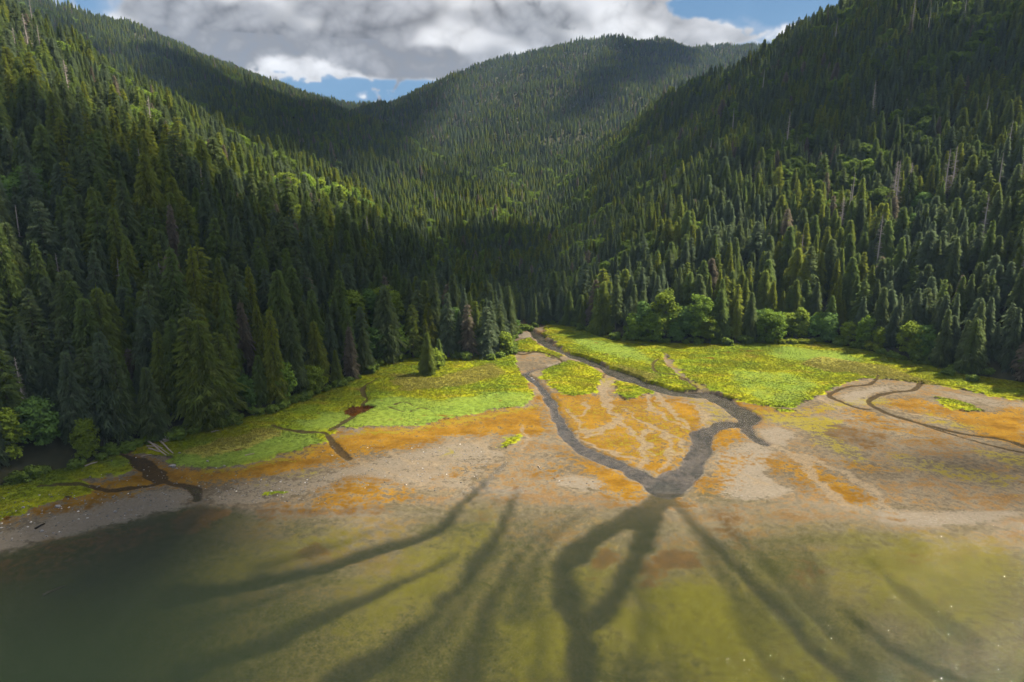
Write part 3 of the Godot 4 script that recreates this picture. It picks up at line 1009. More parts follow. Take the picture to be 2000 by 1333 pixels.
# ------------------------------------------------------------------ plants: meshes
func conifer(sd: int, h: float, r: float, start: float, levels: int, per: int, droop: float, ragged: float, power: float, flat: float) -> Bag:
	var g := RandomNumberGenerator.new()
	g.seed = sd
	var bag := Bag.new()
	var spin := 0.0
	for l in levels:
		var t := start + (1.0 - start) * pow(float(l) / levels, 0.95)
		var level_len := g.randf_range(1.0 - ragged * 0.5, 1.0 + ragged * 0.3)
		for b in per:
			spin += 2.39996 + g.randf_range(-0.35, 0.35)
			var tt := clampf(t + g.randf_range(-0.32, 0.32) / levels, 0.0, 0.993)
			var prof := pow(1.0 - tt, power) * (1.0 - 0.4 * sstep(0.3, 0.0, tt))
			var ln := r * prof * level_len * g.randf_range(1.0 - ragged, 1.0 + ragged * 0.4) + 0.3
			if g.randf() < ragged * 0.2: ln *= 0.45
			var dir := Vector3(cos(spin), 0, sin(spin))
			var side := Vector3(-dir.z, 0, dir.x)
			var y0 := tt * h
			var lift := lerpf(0.0, 0.55, tt * tt)
			var col := Color(1, 1, 1) * g.randf_range(0.7, 1.3)
			col.g *= g.randf_range(0.92, 1.08)
			var n := clampi(int(ln / 0.75) + 2, 3, 9)
			var prev := Vector3(0, y0, 0) + dir * (ln * 0.1)
			for s in n:
				var f := (s + 1.0) / n
				var p := Vector3(0, y0 + ln * (lift * f - droop * f * f), 0) + dir * (ln * f) + side * g.randf_range(-0.05, 0.05) * ln
				var wide := ln * (0.40 - 0.30 * f * f) + 0.22
				for sgn: float in [-1.0, 1.0]:
					var wd := wide * g.randf_range(0.7, 1.3)
					var hang := Vector3(0, -flat * wd * g.randf_range(0.1, 1.9), 0)
					var tip := prev + side * (sgn * wd) + (p - prev) * 1.0 + dir * (wd * 0.55) + hang
					var mid := prev.lerp(tip, 0.55)
					var w := dir * 0.20 + (p - prev) * 0.28
					var cc := col * g.randf_range(0.88, 1.12)
					bag.tri(prev - w * 0.2 + Vector3(0, g.randf_range(-0.35, 0.25), 0), prev + w * 1.3 + Vector3(0, g.randf_range(-0.35, 0.35), 0), tip, cc)
					bag.tri(mid + side * (sgn * 0.1) + dir * 0.3 + Vector3(0, g.randf_range(-0.1, 0.45), 0), mid - dir * 0.25, tip + hang * g.randf_range(0.1, 0.9) - side * (sgn * wd * 0.3) + dir * 0.3, cc)
				if s == n - 1:
					bag.tri(prev + side * 0.2, prev - side * 0.2, p + (p - prev) * 0.6, col)
				prev = p
	for k in 5:
		var a := TAU * k / 5.0
		bag.tri(Vector3(cos(a) * 0.3, h * 0.945, sin(a) * 0.3), Vector3(-cos(a) * 0.3, h * 0.945, -sin(a) * 0.3), Vector3(0, h * 1.03, 0), Color(1, 1, 1))
	return bag

func trunk_bag(h: float, r: float, col := Color.WHITE) -> Bag:
	var bag := Bag.new()
	bag.tube(PackedVector3Array([Vector3(0, -1.5, 0), Vector3(0, 1.0, 0), Vector3(0.05, h * 0.5, 0.03), Vector3(0, h * 0.98, 0)]), PackedFloat32Array([r * 1.5, r, r * 0.6, 0.03]), 7, col)
	return bag

func broadleaf(sd: int, h: float, r: float, lumps: int) -> Array:
	var g := RandomNumberGenerator.new()
	g.seed = sd
	var bag := Bag.new()
	var wood := Bag.new()
	wood.tube(PackedVector3Array([Vector3(0, -1, 0), Vector3(0.1, h * 0.25, 0.1), Vector3(0.0, h * 0.55, 0.2)]), PackedFloat32Array([0.32, 0.25, 0.15]), 6, Color.WHITE)
	var subs: Array = []
	for k in 5:
		var sa := TAU * k / 5.0 + g.randf_range(-0.5, 0.5)
		subs.append([Vector3(cos(sa), 0, sin(sa)) * r * g.randf_range(0.25, 0.6) if k else Vector3.ZERO, g.randf_range(0.72, 1.0) if k else 1.0])
	for l in lumps:
		var sub: Array = subs[l % 5]
		var a := g.randf() * TAU
		var up := pow(g.randf(), 0.75)
		var rad := r * 0.55 * sqrt(g.randf()) * sqrt(maxf(0.05, 1.0 - pow(absf(up - 0.42) / 0.62, 2.0)))
		var cen: Vector3 = sub[0] + Vector3(cos(a) * rad, h * sub[1] * (0.12 + 0.84 * up), sin(a) * rad)
		var lr := g.randf_range(0.6, 1.25) * r / 5.0 + 0.3
		wood.tube(PackedVector3Array([Vector3(0, h * (0.12 + 0.4 * up), 0), cen]), PackedFloat32Array([0.09, 0.03]), 3, Color.WHITE)
		var tone := g.randf_range(0.78, 1.25)
		for k in 46:
			var dv := Vector3(g.randfn(), g.randfn() * 0.62, g.randfn()).normalized() * lr * (0.55 + 0.45 * g.randf()) * 1.25
			dv.y *= 0.75
			var p := cen + dv
			var up2 := (Vector3.UP * 0.9 + dv.normalized() * 0.8 + Vector3(g.randfn(), g.randfn(), g.randfn()) * 0.35).normalized()
			var u := up2.cross(Vector3(g.randfn(), g.randfn(), g.randfn())).normalized()
			var w := up2.cross(u)
			var sz := g.randf_range(0.24, 0.5)
			var col := Color(1, 1, 1) * tone * g.randf_range(0.8, 1.2)
			bag.tri(p + u * sz, p - u * sz * 0.6 + w * sz * 0.7, p - u * sz * 0.6 - w * sz * 0.7, col)
			bag.tri(p + u * sz * 0.4 + w * sz, p + u * sz * 0.9 - w * sz * 0.2, p - u * sz, col)
	return [bag, wood]

func snag(sd: int, h: float, twigs: int, reach: float) -> Bag:
	var g := RandomNumberGenerator.new()
	g.seed = sd
	var bag := Bag.new()
	var lean := Vector3(g.randf_range(-0.4, 0.4), 0, g.randf_range(-0.4, 0.4))
	bag.tube(PackedVector3Array([Vector3(0, -1.5, 0), Vector3(0, h * 0.4, 0) + lean * 0.3, Vector3(0, h, 0) + lean]), PackedFloat32Array([0.48, 0.36, 0.07]), 6, Color.WHITE)
	for k in twigs:
		var t := g.randf_range(0.3, 0.98)
		var a := g.randf() * TAU
		var ln := reach * (1.12 - t) * g.randf_range(0.3, 1.15) + 0.3
		var p := Vector3(0, h * t, 0) + lean * t
		var q := p + Vector3(cos(a) * ln, g.randf_range(-0.25, 0.2) * ln, sin(a) * ln)
		bag.tube(PackedVector3Array([p, (p + q) * 0.5 + Vector3(0, 0.1 * ln, 0), q]), PackedFloat32Array([0.085, 0.06, 0.02]), 3, Color.WHITE * g.randf_range(0.75, 1.1))
		for w in 3:
			var f := g.randf_range(0.4, 1.0)
			var b := p.lerp(q, f)
			var e := b + Vector3(g.randfn(), g.randf_range(-0.9, 0.2), g.randfn()) * ln * 0.22
			bag.tri(b, b + Vector3(0.07, 0.05, 0.05), e, Color.WHITE * 0.9)
	return bag


# ------------------------------------------------------------------ plants: placing
var crown_mats: Array = []
var bark: StandardMaterial3D

func leaf_mat(c: Color, through := 0.9) -> StandardMaterial3D:
	var m := mat(c, 0.85, 0.2)
	m.vertex_color_use_as_albedo = true
	m.backlight_enabled = true
	m.backlight = Color(through, through, through).linear_to_srgb()
	return m

func seen(p: Vector3, top: float) -> bool:                       # does any hill hide the top of a tree here?
	var q := p + Vector3(0, top, 0)
	for k in 14:
		var f := 0.25 + 0.70 * k / 13.0
		var s := EYE.lerp(q, f)
		if hill_at(s.x, -s.z) + 12.0 > s.y:
			return false
	return true

func build_forest() -> void:
	bark = mat(lin(0.10, 0.085, 0.07), 1.0, 0.1)
	var kinds := [
		conifer(101, 30.0, 6.2, 0.05, 27, 8, 0.70, 0.30, 0.70, 0.85),
		conifer(102, 30.0, 5.0, 0.08, 28, 7, 0.80, 0.40, 0.80, 0.95),
		conifer(103, 30.0, 7.0, 0.04, 25, 9, 0.70, 0.36, 0.66, 0.80),
		conifer(104, 30.0, 4.8, 0.16, 23, 7, 0.55, 0.50, 0.62, 0.60),
		conifer(105, 30.0, 6.2, 0.10, 19, 8, 0.62, 0.55, 0.60, 0.45),
		conifer(106, 30.0, 4.4, 0.10, 30, 6, 0.75, 0.32, 0.85, 0.85),
	]
	var tints := [Color(0.114, 0.148, 0.054), Color(0.124, 0.170, 0.044), Color(0.150, 0.188, 0.036), Color(0.110, 0.146, 0.074), Color(0.176, 0.204, 0.030), Color(0.180, 0.155, 0.105)]
	var crowns: Array = []
	var whole: Array = []
	var stems: Array = []
	for t in tints:
		crown_mats.append(leaf_mat(t.linear_to_srgb()))
	var free_mat := leaf_mat(Color.WHITE)
	for k in kinds.size():
		crowns.append(kinds[k].into(ArrayMesh.new(), crown_mats[0]))
		stems.append(trunk_bag(30.0, 0.45).into(ArrayMesh.new(), bark))
		var w: ArrayMesh = kinds[k].into(ArrayMesh.new(), free_mat)
		whole.append(trunk_bag(30.0, 0.45).into(w, bark))

	# clearings where leafy trees stand instead: pixel of the foot, size
	var leafy_spots: Array = []
	var leafy := [
		[1275, 668, 1.1], [1298, 657, 1.4], [1335, 660, 1.3], [1362, 655, 1.25], [1380, 664, 0.9], [1255, 655, 1.05], [1315, 650, 1.25], [1240, 664, 0.8], [1320, 668, 0.7],
		[690, 640, 1.2], [720, 635, 1.15], [745, 632, 1.2], [770, 640, 1.1], [660, 650, 1.0], [705, 690, 0.95], [735, 700, 0.9],
		[880, 680, 1.2], [905, 675, 1.1], [865, 665, 1.0], [775, 690, 1.0], [925, 660, 0.9], [1000, 655, 0.8], [985, 690, 0.9], [945, 650, 0.9],
		[555, 780, 0.9], [480, 800, 0.8], [850, 720, 0.7], [610, 768, 0.75], [90, 870, 1.0], [170, 900, 0.7], [20, 900, 1.0],
		[1500, 668, 1.0], [1512, 662, 0.9], [1560, 662, 0.9], [1590, 660, 0.85], [1620, 668, 0.8], [1540, 655, 0.9], [1690, 676, 0.85], [1715, 685, 0.8], [1780, 690, 0.9], [1800, 690, 0.9], [1815, 700, 0.8], [1600, 650, 0.9], [1475, 655, 0.8], [1655, 668, 0.7],
		[330, 470, 1.1], [355, 475, 1.1], [395, 485, 1.1], [410, 490, 1.0], [60, 420, 1.2], [90, 425, 1.1], [30, 430, 1.0], [130, 430, 1.1], [280, 560, 1.0], [300, 565, 0.9], [850, 540, 1.0], [865, 560, 1.1], [930, 520, 1.0], [950, 525, 0.9], [840, 470, 1.0], [860, 468, 1.0], [575, 450, 0.9], [560, 500, 0.9], [660, 505, 0.9], [690, 500, 0.9], [755, 505, 0.9], [965, 545, 0.9], [1620, 440, 0.9], [1800, 420, 0.9], [1780, 470, 0.9],
		[530, 392, 1.1], [555, 398, 1.2], [580, 400, 1.1], [600, 403, 1.2], [620, 406, 1.2], [640, 410, 1.1], [660, 413, 1.2], [680, 417, 1.1], [700, 423, 1.2], [715, 430, 1.0], [605, 392, 1.0], [630, 395, 1.1], [655, 398, 1.1], [685, 405, 1.1], [735, 432, 1.0], [755, 440, 1.0], [570, 388, 1.0], [510, 385, 1.0], [490, 380, 0.9], [695, 435, 0.9], [460, 368, 0.9],
	]
	var leafs: Array = []
	for a in leafy:
		var p := land_px(a[0], a[1])
		leafs.append([p, a[2]])
		leafy_spots.append(Vector2(p.x, p.z))

	# scatter
	var near: Array = []
	var far: Array = []
	for k in kinds.size() + 1:
		far.append([])
	var lone := ground_px(836, 733, 1.2)
	var lone2 := ground_px(858, 716, 1.2)
	var spots: Array = [[lone.x, lone.y, 0.66, 0], [lone2.x, lone2.y, 0.45, 2]]
	var d := 150.0
	while d < 3500.0:
		var cell := 6.0 if d < 400.0 else (5.5 if d < 900.0 else (6.2 if d < 1500.0 else 8.4))
		var wide := d * 0.92 + 70.0
		var x := -wide
		while x < wide:
			var px := x + rng.randf_range(-0.46, 0.46) * cell
			var pd := d + rng.randf_range(-0.46, 0.46) * cell
			x += cell
			if rng.randf() < 0.05: continue
			spots.append([px, pd, 0.0, -1])
		d += cell
	for s in spots:
		var x: float = s[0]
		var pd: float = s[1]
		var h := hill_at(x, pd)
		var alone: bool = s[3] >= 0
		if not alone:
			if h < 0.4: continue
			if pd < 460.0 and shore_sd(x, pd) < 0.6: continue
			if pd < 470.0: h = land_at(x, pd)
		else:
			h = land_at(x, pd)
		var p := Vector3(x, h, -pd)
		var far_off := pd > 1500.0
		var size: float = s[2]
		var patch := n_tint.get_noise_2d(x, pd)
		if not alone:
			size = clampf(rng.randfn(0.88, 0.2), 0.4, 1.35)
			if rng.randf() < 0.14: size *= 0.6
			size *= lerpf(1.12, 0.61, sstep(190.0, 540.0, pd))
			if far_off: size *= 0.94
			size *= 1.0 + 0.22 * patch
		var px := to_px(p + Vector3(0, 20, 0))
		if px.x < -180.0 or px.x > 2320.0 or px.y < -420.0: continue
		if pd > 500.0 and not seen(p, 30.0 * size): continue
		var skip := false
		if pd < 1250.0 and not alone:
			for q in leafy_spots:
				if absf(q.x - x) < 4.5 and absf(q.y + pd) < 4.5:
					skip = true
					break
		if skip: continue
		var kind: int = s[3] if alone else [0, 1, 2, 3, 4, 5, 1, 5, 0, 3][rng.randi() % 10]
		if pd > 1200.0 and (kind == 2 or kind == 4): kind = 5
		var leafy_here := pd > 430.0 and pd < 1500.0 and n_hill.get_noise_2d(x * 3.1 + 77.0, pd * 3.1) > 0.20 and rng.randf() < 0.42
		var tone := rng.randf() + patch * 0.9
		var ti := 0
		if tone < 0.25: ti = 3
		elif tone < 0.55: ti = 0
		elif tone < 0.78: ti = 1
		elif tone < 1.0: ti = 2
		else: ti = 4
		if rng.randf() < 0.022 + 0.05 * sstep(600.0, 2200.0, pd): ti = 5
		var slim := rng.randf_range(0.95, 1.4)
		var entry := [p, size, slim, rng.randf() * TAU, kind, ti, rng.randf_range(0.82, 1.2)]
		if leafy_here:
			entry[1] = rng.randf_range(0.7, 1.15)
			entry[4] = kinds.size()
			far[kinds.size()].append(entry)
		elif px.x > -20.0 and px.x < 2020.0 and pd < 420.0:
			near.append(entry)
		else:
			far[kind].append(entry)
	near.sort_custom(func(a, b): return a[1] / a[0].distance_to(EYE) > b[1] / b[0].distance_to(EYE))
	while near.size() > 300:
		var e: Array = near.pop_back()
		far[e[4]].append(e)

	var shape := ["dense full spruce", "narrow-topped spruce", "broad spruce with wide skirts", "ragged thin-topped spruce", "sparse old spruce with drooping limbs", "slender spire-shaped spruce"]
	var tone_word := ["dark green", "mid green", "olive green", "blue-green", "yellow-green", "browning"]
	for e in near:
		var p: Vector3 = e[0]
		var o := base("spruce_tree", p)
		o.rotation.y = e[3]
		o.scale = Vector3(e[1] * e[2], e[1], e[1] * e[2])
		put(stems[e[4]], "trunk", o)
		var c := put(crowns[e[4]], "crown", o)
		c.material_override = crown_mats[e[5]]
		var sd := shore_sd(p.x, -p.z)
		var where := "at the forest edge beside the meadow" if sd < 14.0 else "inside the wood behind the forest edge"
		if p.x < -60.0:
			where = "on the bank above the pebble beach" if sd < 14.0 else "in the wood above the pebble beach"
		elif p.x > 20.0 and -p.z > 300.0:
			where = "at the wood's edge beyond the river meadow" if sd < 14.0 else "in the wood beyond the river meadow"
		if e[1] == 0.66 and e[4] == 0:
			tag(o, "small dark spruce standing alone on the meadow in front of the forest", "tree", "spruces of the forest edge")
		elif e[1] == 0.45 and e[4] == 2:
			tag(o, "low bushy spruce close beside the lone spruce on the meadow", "tree", "spruces of the forest edge")
		else:
			tag(o, "%s %s %s" % [tone_word[e[5]], shape[e[4]], where], "tree", "spruces of the forest edge")

	var wood := base("forest", Vector3.ZERO)
	tag(wood, "dense conifer forest with scattered alders covering the valley floor and mountain slopes", "forest", "", "stuff")
	var total := 0
	var la := broadleaf(333, 13.0, 5.6, 110)
	var leaf_whole: ArrayMesh = la[0].into(ArrayMesh.new(), leaf_mat(Color.WHITE, 0.9))
	la[1].into(leaf_whole, bark)
	whole.append(leaf_whole)
	for k in kinds.size() + 1:
		var list: Array = far[k]
		if list.is_empty(): continue
		var mm := MultiMesh.new()
		mm.transform_format = MultiMesh.TRANSFORM_3D
		mm.use_colors = true
		mm.mesh = whole[k]
		mm.instance_count = list.size()
		total += list.size()
		for i in list.size():
			var e: Array = list[i]
			var b := Basis(Vector3.UP, e[3]).scaled(Vector3(e[1] * e[2], e[1], e[1] * e[2]))
			mm.set_instance_transform(i, Transform3D(b, e[0]))
			var t: Color = tints[e[5]] * e[6]
			if k == kinds.size(): t = Color(0.140, 0.205, 0.028) * e[6]
			t.a = 1.0
			mm.set_instance_color(i, t)
		var o := MultiMeshInstance3D.new()
		o.name = "conifers" if k < kinds.size() else "alders"
		o.multimesh = mm
		wood.add_child(o, true)
		tag(o, "", "", "", "stuff")

	# leafy trees
	var lk: Array = []
	for k in 4:
		var a := broadleaf(300 + k, [14.0, 16.0, 12.0, 15.0][k], [5.6, 5.2, 5.2, 6.4][k], [120, 120, 105, 140][k])
		lk.append([a[0], a[1].into(ArrayMesh.new(), bark)])
	var lm := [leaf_mat(lin(0.150, 0.230, 0.028), 0.6), leaf_mat(lin(0.185, 0.245, 0.026), 0.6), leaf_mat(lin(0.120, 0.205, 0.045), 0.6)]
	var lc: Array = []
	for k in 4:
		lc.append(lk[k][0].into(ArrayMesh.new(), lm[0]))
	for i in leafs.size():
		var p: Vector3 = leafs[i][0]
		var sz: float = leafs[i][1] * (1.15 if p.z > -600.0 else 1.0)
		var o := base("alder_tree", p + Vector3(0, -0.5, 0))
		var k := i % 4
		var ci := rng.randi() % 3
		o.rotation.y = rng.randf() * TAU
		o.scale = Vector3(sz, sz * rng.randf_range(0.9, 1.15), sz)
		put(lk[k][1], "trunk", o)
		var c := put(lc[k], "crown", o)
		c.material_override = lm[ci]
		var d2 := -p.z
		var where := "at the forest edge by the shore" if d2 < 330.0 else ("beside the river mouth under tall spruces" if d2 < 430.0 else ("among conifers on the wooded slope" if d2 < 800.0 else "in the sunlit thicket on the spur"))
		tag(o, "%s leafy alder %s" % [["bright green", "lime green", "fresh green"][ci], where], "tree", "alders among the spruces")

	# dead trees
	var sm := mat(lin(0.30, 0.26, 0.23), 1.0, 0.1)
	sm.vertex_color_use_as_albedo = true
	var sk: Array = []
	for k in 4:
		sk.append(snag(400 + k, [26.0, 30.0, 22.0, 28.0][k], [26, 90, 10, 150][k], [2.6, 3.6, 1.4, 4.2][k]).into(ArrayMesh.new(), sm))
	var ss := [
		[92, 640, 1.0, 2], [180, 720, 1.1, 1], [245, 640, 1.1, 1], [325, 640, 1.1, 3], [540, 545, 1.0, 2], [720, 505, 1.0, 3], [45, 510, 1.2, 2], [125, 600, 0.9, 1], [55, 840, 1.1, 1], [310, 505, 1.0, 1], [335, 420, 0.9, 2], [245, 410, 0.9, 2], [285, 400, 0.9, 1], [450, 425, 0.9, 2], [400, 405, 0.9, 0],
		[1488, 190, 1.2, 2], [1385, 325, 1.2, 2], [1430, 270, 1.1, 0], [1740, 420, 1.2, 3], [1745, 430, 1.1, 1], [1770, 410, 1.1, 3], [1840, 410, 1.1, 1], [1855, 400, 1.1, 1], [1660, 420, 1.1, 0], [1640, 470, 1.1, 3], [1655, 440, 1.0, 0], [1710, 540, 1.1, 1], [1945, 400, 1.1, 0], [1960, 340, 1.1, 1], [1985, 600, 1.1, 3], [1980, 420, 1.0, 1], [1880, 60, 1.0, 1], [1810, 80, 1.0, 0], [1780, 60, 1.0, 3], [1535, 300, 1.0, 1], [1290, 280, 1.0, 1], [1270, 330, 1.0, 0], [1630, 90, 1.0, 1], [1915, 490, 1.0, 1], [1560, 545, 1.0, 1], [1500, 500, 1.0, 1], [1920, 260, 1.0, 0], [1700, 250, 1.0, 1],
		[60, 120, 1.0, 3], [85, 140, 1.0, 1], [70, 90, 1.0, 1], [40, 150, 0.9, 3], [110, 60, 0.9, 1], [140, 220, 1.0, 3], [300, 290, 1.0, 3], [180, 300, 1.0, 2],
		[940, 370, 0.9, 1], [1040, 330, 0.9, 0], [900, 415, 0.9, 1], [850, 410, 0.9, 1], [970, 390, 0.9, 0], [1000, 380, 0.9, 1], [1020, 400, 0.9, 3]]
	for i in ss.size():
		var a: Array = ss[i]
		var p := land_px(a[0], a[1] + 4)
		var o := put(sk[a[3]], "dead_tree")
		o.position = p
		o.rotation.y = rng.randf() * TAU
		o.scale = Vector3.ONE * a[2] * (rng.randf_range(0.7, 0.9) if p.z > -330.0 else rng.randf_range(0.9, 1.15))
		var d2 := -p.z
		tag(o, "%s dead tree %s" % [["bare grey", "twiggy grey", "broken pale", "bleached bristly"][a[3]], "above the shore woods" if d2 < 420.0 else ("among green conifers on the slope" if d2 < 800.0 else "high on the far wooded slope")], "dead tree", "bleached dead trees in the forest")


# ------------------------------------------------------------------ small things
func build_details() -> void:
	var g := rng
	# meadow grass: tufts
	var tuft := Bag.new()
	for k in 22:
		var a := g.randf() * TAU
		var rad := sqrt(g.randf()) * 0.6
		var p := Vector3(cos(a) * rad, 0, sin(a) * rad)
		var b := g.randf() * TAU
		var tip := p + Vector3(cos(b) * 0.4, g.randf_range(0.12, 0.34), sin(b) * 0.4)
		var s := Vector3(-sin(b), 0, cos(b)) * 0.15
		tuft.tri(p - s, p + s, tip, Color.WHITE * g.randf_range(0.92, 1.12))
	var gm := leaf_mat(Color.WHITE, 0.5)
	var tm := tuft.into(ArrayMesh.new(), gm)
	var meadow: PackedByteArray = mbytes.meadow
	var mw: int = TW
	var list: Array = []
	var f2 := FastNoiseLite.new()
	f2.seed = 91
	f2.frequency = 0.05
	var gb: PackedByteArray = masks.meadow.get_data()
	var bb: PackedByteArray = masks.low_sedge.get_data()
	var tb: PackedByteArray = masks.tall_grass.get_data()
	var kb: PackedByteArray = masks.creek.get_data()
	var cb: PackedByteArray = masks.channel.get_data()
	for k in 400000:
		var u := g.randi_range(0, TW - 1)
		var w := g.randi_range(0, TH - 1)
		var at := w * mw + u
		if gb[at] < 135 or kb[at] > 70 or cb[at] > 60: continue
		var x := X0 + (u + 0.5) * (X1 - X0) / TW
		var d := D0 + (w + 0.5) * (D1 - D0) / TH
		if hill_at(x, d) > flat_at(x, d) + 0.3: continue
		var n := f2.get_noise_2d(x, d)
		var low := bb[at] / 255.0
		var tall := tb[at] / 255.0
		var c := delta_image.get_pixel(u, w).srgb_to_linear() * g.randf_range(0.98, 1.1)
		c.a = 1.0
		var hs := lerpf(0.75, 0.35, low) * lerpf(1.0, 1.5, tall) * g.randf_range(0.7, 1.3) * (1.0 + n * 0.6)
		list.append([Vector3(x, flat_at(x, d) - 0.03, -d), hs, g.randf() * TAU, c])
	multi("meadow_grass", tm, list, "green sedge and grass growing on the tidal meadow", "grass")

	# pale stones on the flats
	var stone := Bag.new()
	lump(stone, Vector3.ZERO, Vector3(0.22, 0.13, 0.17), 5, Color.WHITE)
	var stm := mat(Color.WHITE, 0.8, 0.3)
	stm.vertex_color_use_as_albedo = true
	var st := stone.into(ArrayMesh.new(), stm)
	var sl: Array = []
	for zone in [[270, 640, 930, 985, 130], [620, 960, 870, 960, 220], [0, 380, 965, 1060, 420], [400, 640, 940, 980, 60], [1000, 1250, 930, 960, 20], [150, 420, 890, 960, 50]]:
		for k in zone[4]:
			var p := land_px(g.randf_range(zone[0], zone[1]), g.randf_range(zone[2], zone[3]))
			if p.y < 0.03 or p.y > 3.0: continue
			var v := g.randf_range(0.15, 0.42)
			if g.randf() < 0.9: v *= 0.35
			sl.append([p, g.randf_range(0.5, 1.6), g.randf() * TAU, Color(v, v * 0.93, v * 0.84)])
	multi("beach_stones", st, sl, "pale pebbles and stones strewn over the tidal flats", "stones")

	# driftwood pile at the edge of the meadow
	var wm := mat(lin(0.26, 0.21, 0.16), 0.95, 0.15)
	var dark_wood := mat(lin(0.016, 0.014, 0.010), 0.95, 0.05)
	var logs := [[285, 866, 325, 893, 0.30, "long grey log lying across the driftwood pile"], [290, 878, 312, 886, 0.22, "short weathered log under the driftwood pile"], [310, 862, 338, 888, 0.26, "brown log pointing to the pond creek from the driftwood"], [287, 874, 318, 878, 0.20, "thin stripped log at the meadow side of the driftwood pile"],
		[300, 868, 330, 890, 0.18, "dark thin log wedged in the driftwood pile"], [165, 914, 190, 905, 0.22, "pale driftwood log below the spruces of the bank"], [275, 893, 296, 890, 0.14, "reddish stick lying beside the muddy creek"], [412, 846, 428, 842, 0.14, "small pale log at the foot of the forest edge"], [68, 1035, 88, 1028, 0.22, "dark log stranded on the pebble beach"], [1050, 912, 1057, 920, 0.12, "short stick lying on the bare gravel flats"], [85, 1176, 130, 1160, 0.28, "dark sunken log under the water of the bay"], [478, 892, 496, 888, 0.12, "grey stick lying in the low sedge"]]
	for a in logs:
		var p := land_px(a[0], a[1])
		var q := land_px(a[2], a[3])
		if a[0] == 85:
			p.y = -0.9
			q.y = -0.9
		var bag := Bag.new()
		var mid := (p + q) * 0.5
		var r: float = a[4]
		var dv := q - p
		var up := Vector3(0, r * 0.9, 0)
		bag.tube(PackedVector3Array([-dv * 0.5 + up, -dv * 0.2 + up + Vector3(0.1, 0.12, 0), dv * 0.2 + up + Vector3(-0.1, 0.1, 0.1), dv * 0.5 + up]), PackedFloat32Array([r * 1.25, r, r * 0.85, r * 0.55]), 8, Color.WHITE)
		for k in 3:
			var f := g.randf_range(-0.35, 0.45)
			bag.tube(PackedVector3Array([dv * f + up, dv * (f + 0.06) + up + Vector3(g.randf_range(-0.9, 0.9), g.randf_range(0.3, 0.9), g.randf_range(-0.6, 0.6))]), PackedFloat32Array([r * 0.3, r * 0.08]), 4, Color.WHITE)
		var o := put(bag.into(ArrayMesh.new(), dark_wood if a[0] == 85 or a[0] == 68 else wm), "driftwood_log")
		o.position = mid
		tag(o, a[5], "driftwood", "driftwood logs of the shore")
	# root wad of the pile
	var rp := land_px(328, 863)
	var rb := Bag.new()
	for k in 26:
		var e := Vector3(g.randfn() * 0.9, absf(g.randfn()) * 0.8 + 0.2, g.randfn() * 0.9)
		rb.tube(PackedVector3Array([Vector3(g.randfn() * 0.3, 0.3, g.randfn() * 0.3), e * 0.6 + Vector3(0, 0.2, 0), e * 1.3]), PackedFloat32Array([0.16, 0.1, 0.03]), 4, Color.WHITE)
	var ro := put(rb.into(ArrayMesh.new(), mat(lin(0.34, 0.29, 0.24), 0.95, 0.15)), "root_wad")
	ro.position = rp
	tag(ro, "pale tangled root wad beside the driftwood logs", "driftwood")

	# rocks
	var rm := mat(lin(0.16, 0.15, 0.145), 0.9, 0.25)
	var rocks := [[338, 914, 0.9, "largest grey boulder by the orange mud"], [332, 913, 0.5, "dark small boulder touching the largest boulder"], [345, 918, 0.35, "low rock beside the largest boulder"], [112, 991, 0.8, "grey rock at the edge of the bank grass"], [45, 993, 0.45, "pale rock in the bank grass above the beach"], [82, 1040, 0.5, "rock beside the stranded dark log"], [422, 917, 0.4, "small rock at the lower rim of the sedge"], [438, 913, 0.4, "small dark rock at the lower rim of the sedge"], [405, 902, 0.4, "dark rock in the low sedge near the creek"], [350, 886, 0.45, "dark rock beside the driftwood pile"], [1038, 741, 0.8, "dark rock in the upper end of the narrow stream"], [1042, 743, 0.6, "flat rock beside the dark rock in the narrow stream"], [225, 1002, 0.5, "dark rock on the pebble beach"]]
	for i in rocks.size():
		var a: Array = rocks[i]
		var bag := Bag.new()
		var s: float = a[2]
		lump(bag, Vector3(0, s * 0.2, 0), Vector3(s, s * 0.6, s * 0.8), 60 + i, Color.WHITE)
		var o := put(bag.into(ArrayMesh.new(), rm), "boulder")
		o.position = land_px(a[0], a[1])
		tag(o, a[3], "rock", "rocks of the shore")

	# shrubs
	var sm := [leaf_mat(lin(0.115, 0.165, 0.025), 0.5), leaf_mat(lin(0.19, 0.22, 0.02), 0.5)]
	var shapes: Array = []
	for k in 3:
		var a := broadleaf(500 + k, 3.4, 2.6, 34)
		shapes.append([a[0].into(ArrayMesh.new(), sm[0]), a[1].into(ArrayMesh.new(), bark)])
	var shrubs := [[1797, 708, 1.9, 0, "round green shrub standing out from the wood onto the meadow"], [1700, 682, 1.3, 1, "yellow-green shrub at the foot of the sunlit spruces"], [1712, 686, 1.1, 1, "small yellow-green shrub beside the sunlit wood"]]
	for k in 10:
		shrubs.append([1512 + k * 8, 670 + (k % 3), 0.8, 1, "low yellow-green shrub of the hedge along the wood"])
	for a in [[600, 780], [530, 806], [455, 828], [380, 848], [250, 882], [210, 890], [150, 915], [270, 872], [345, 858], [760, 708], [780, 705], [890, 700], [910, 702], [960, 702], [1130, 645], [1200, 664], [1340, 672], [1420, 674], [1460, 672], [1640, 676], [1670, 680], [1750, 700], [1000, 660], [1015, 652], [720, 730], [670, 755], [30, 945], [60, 938], [1850, 732], [1900, 745]]:
		shrubs.append([a[0], a[1], rng.randf_range(0.7, 1.3), 0, "green shrub under the outermost spruces"])
	var trim := 3
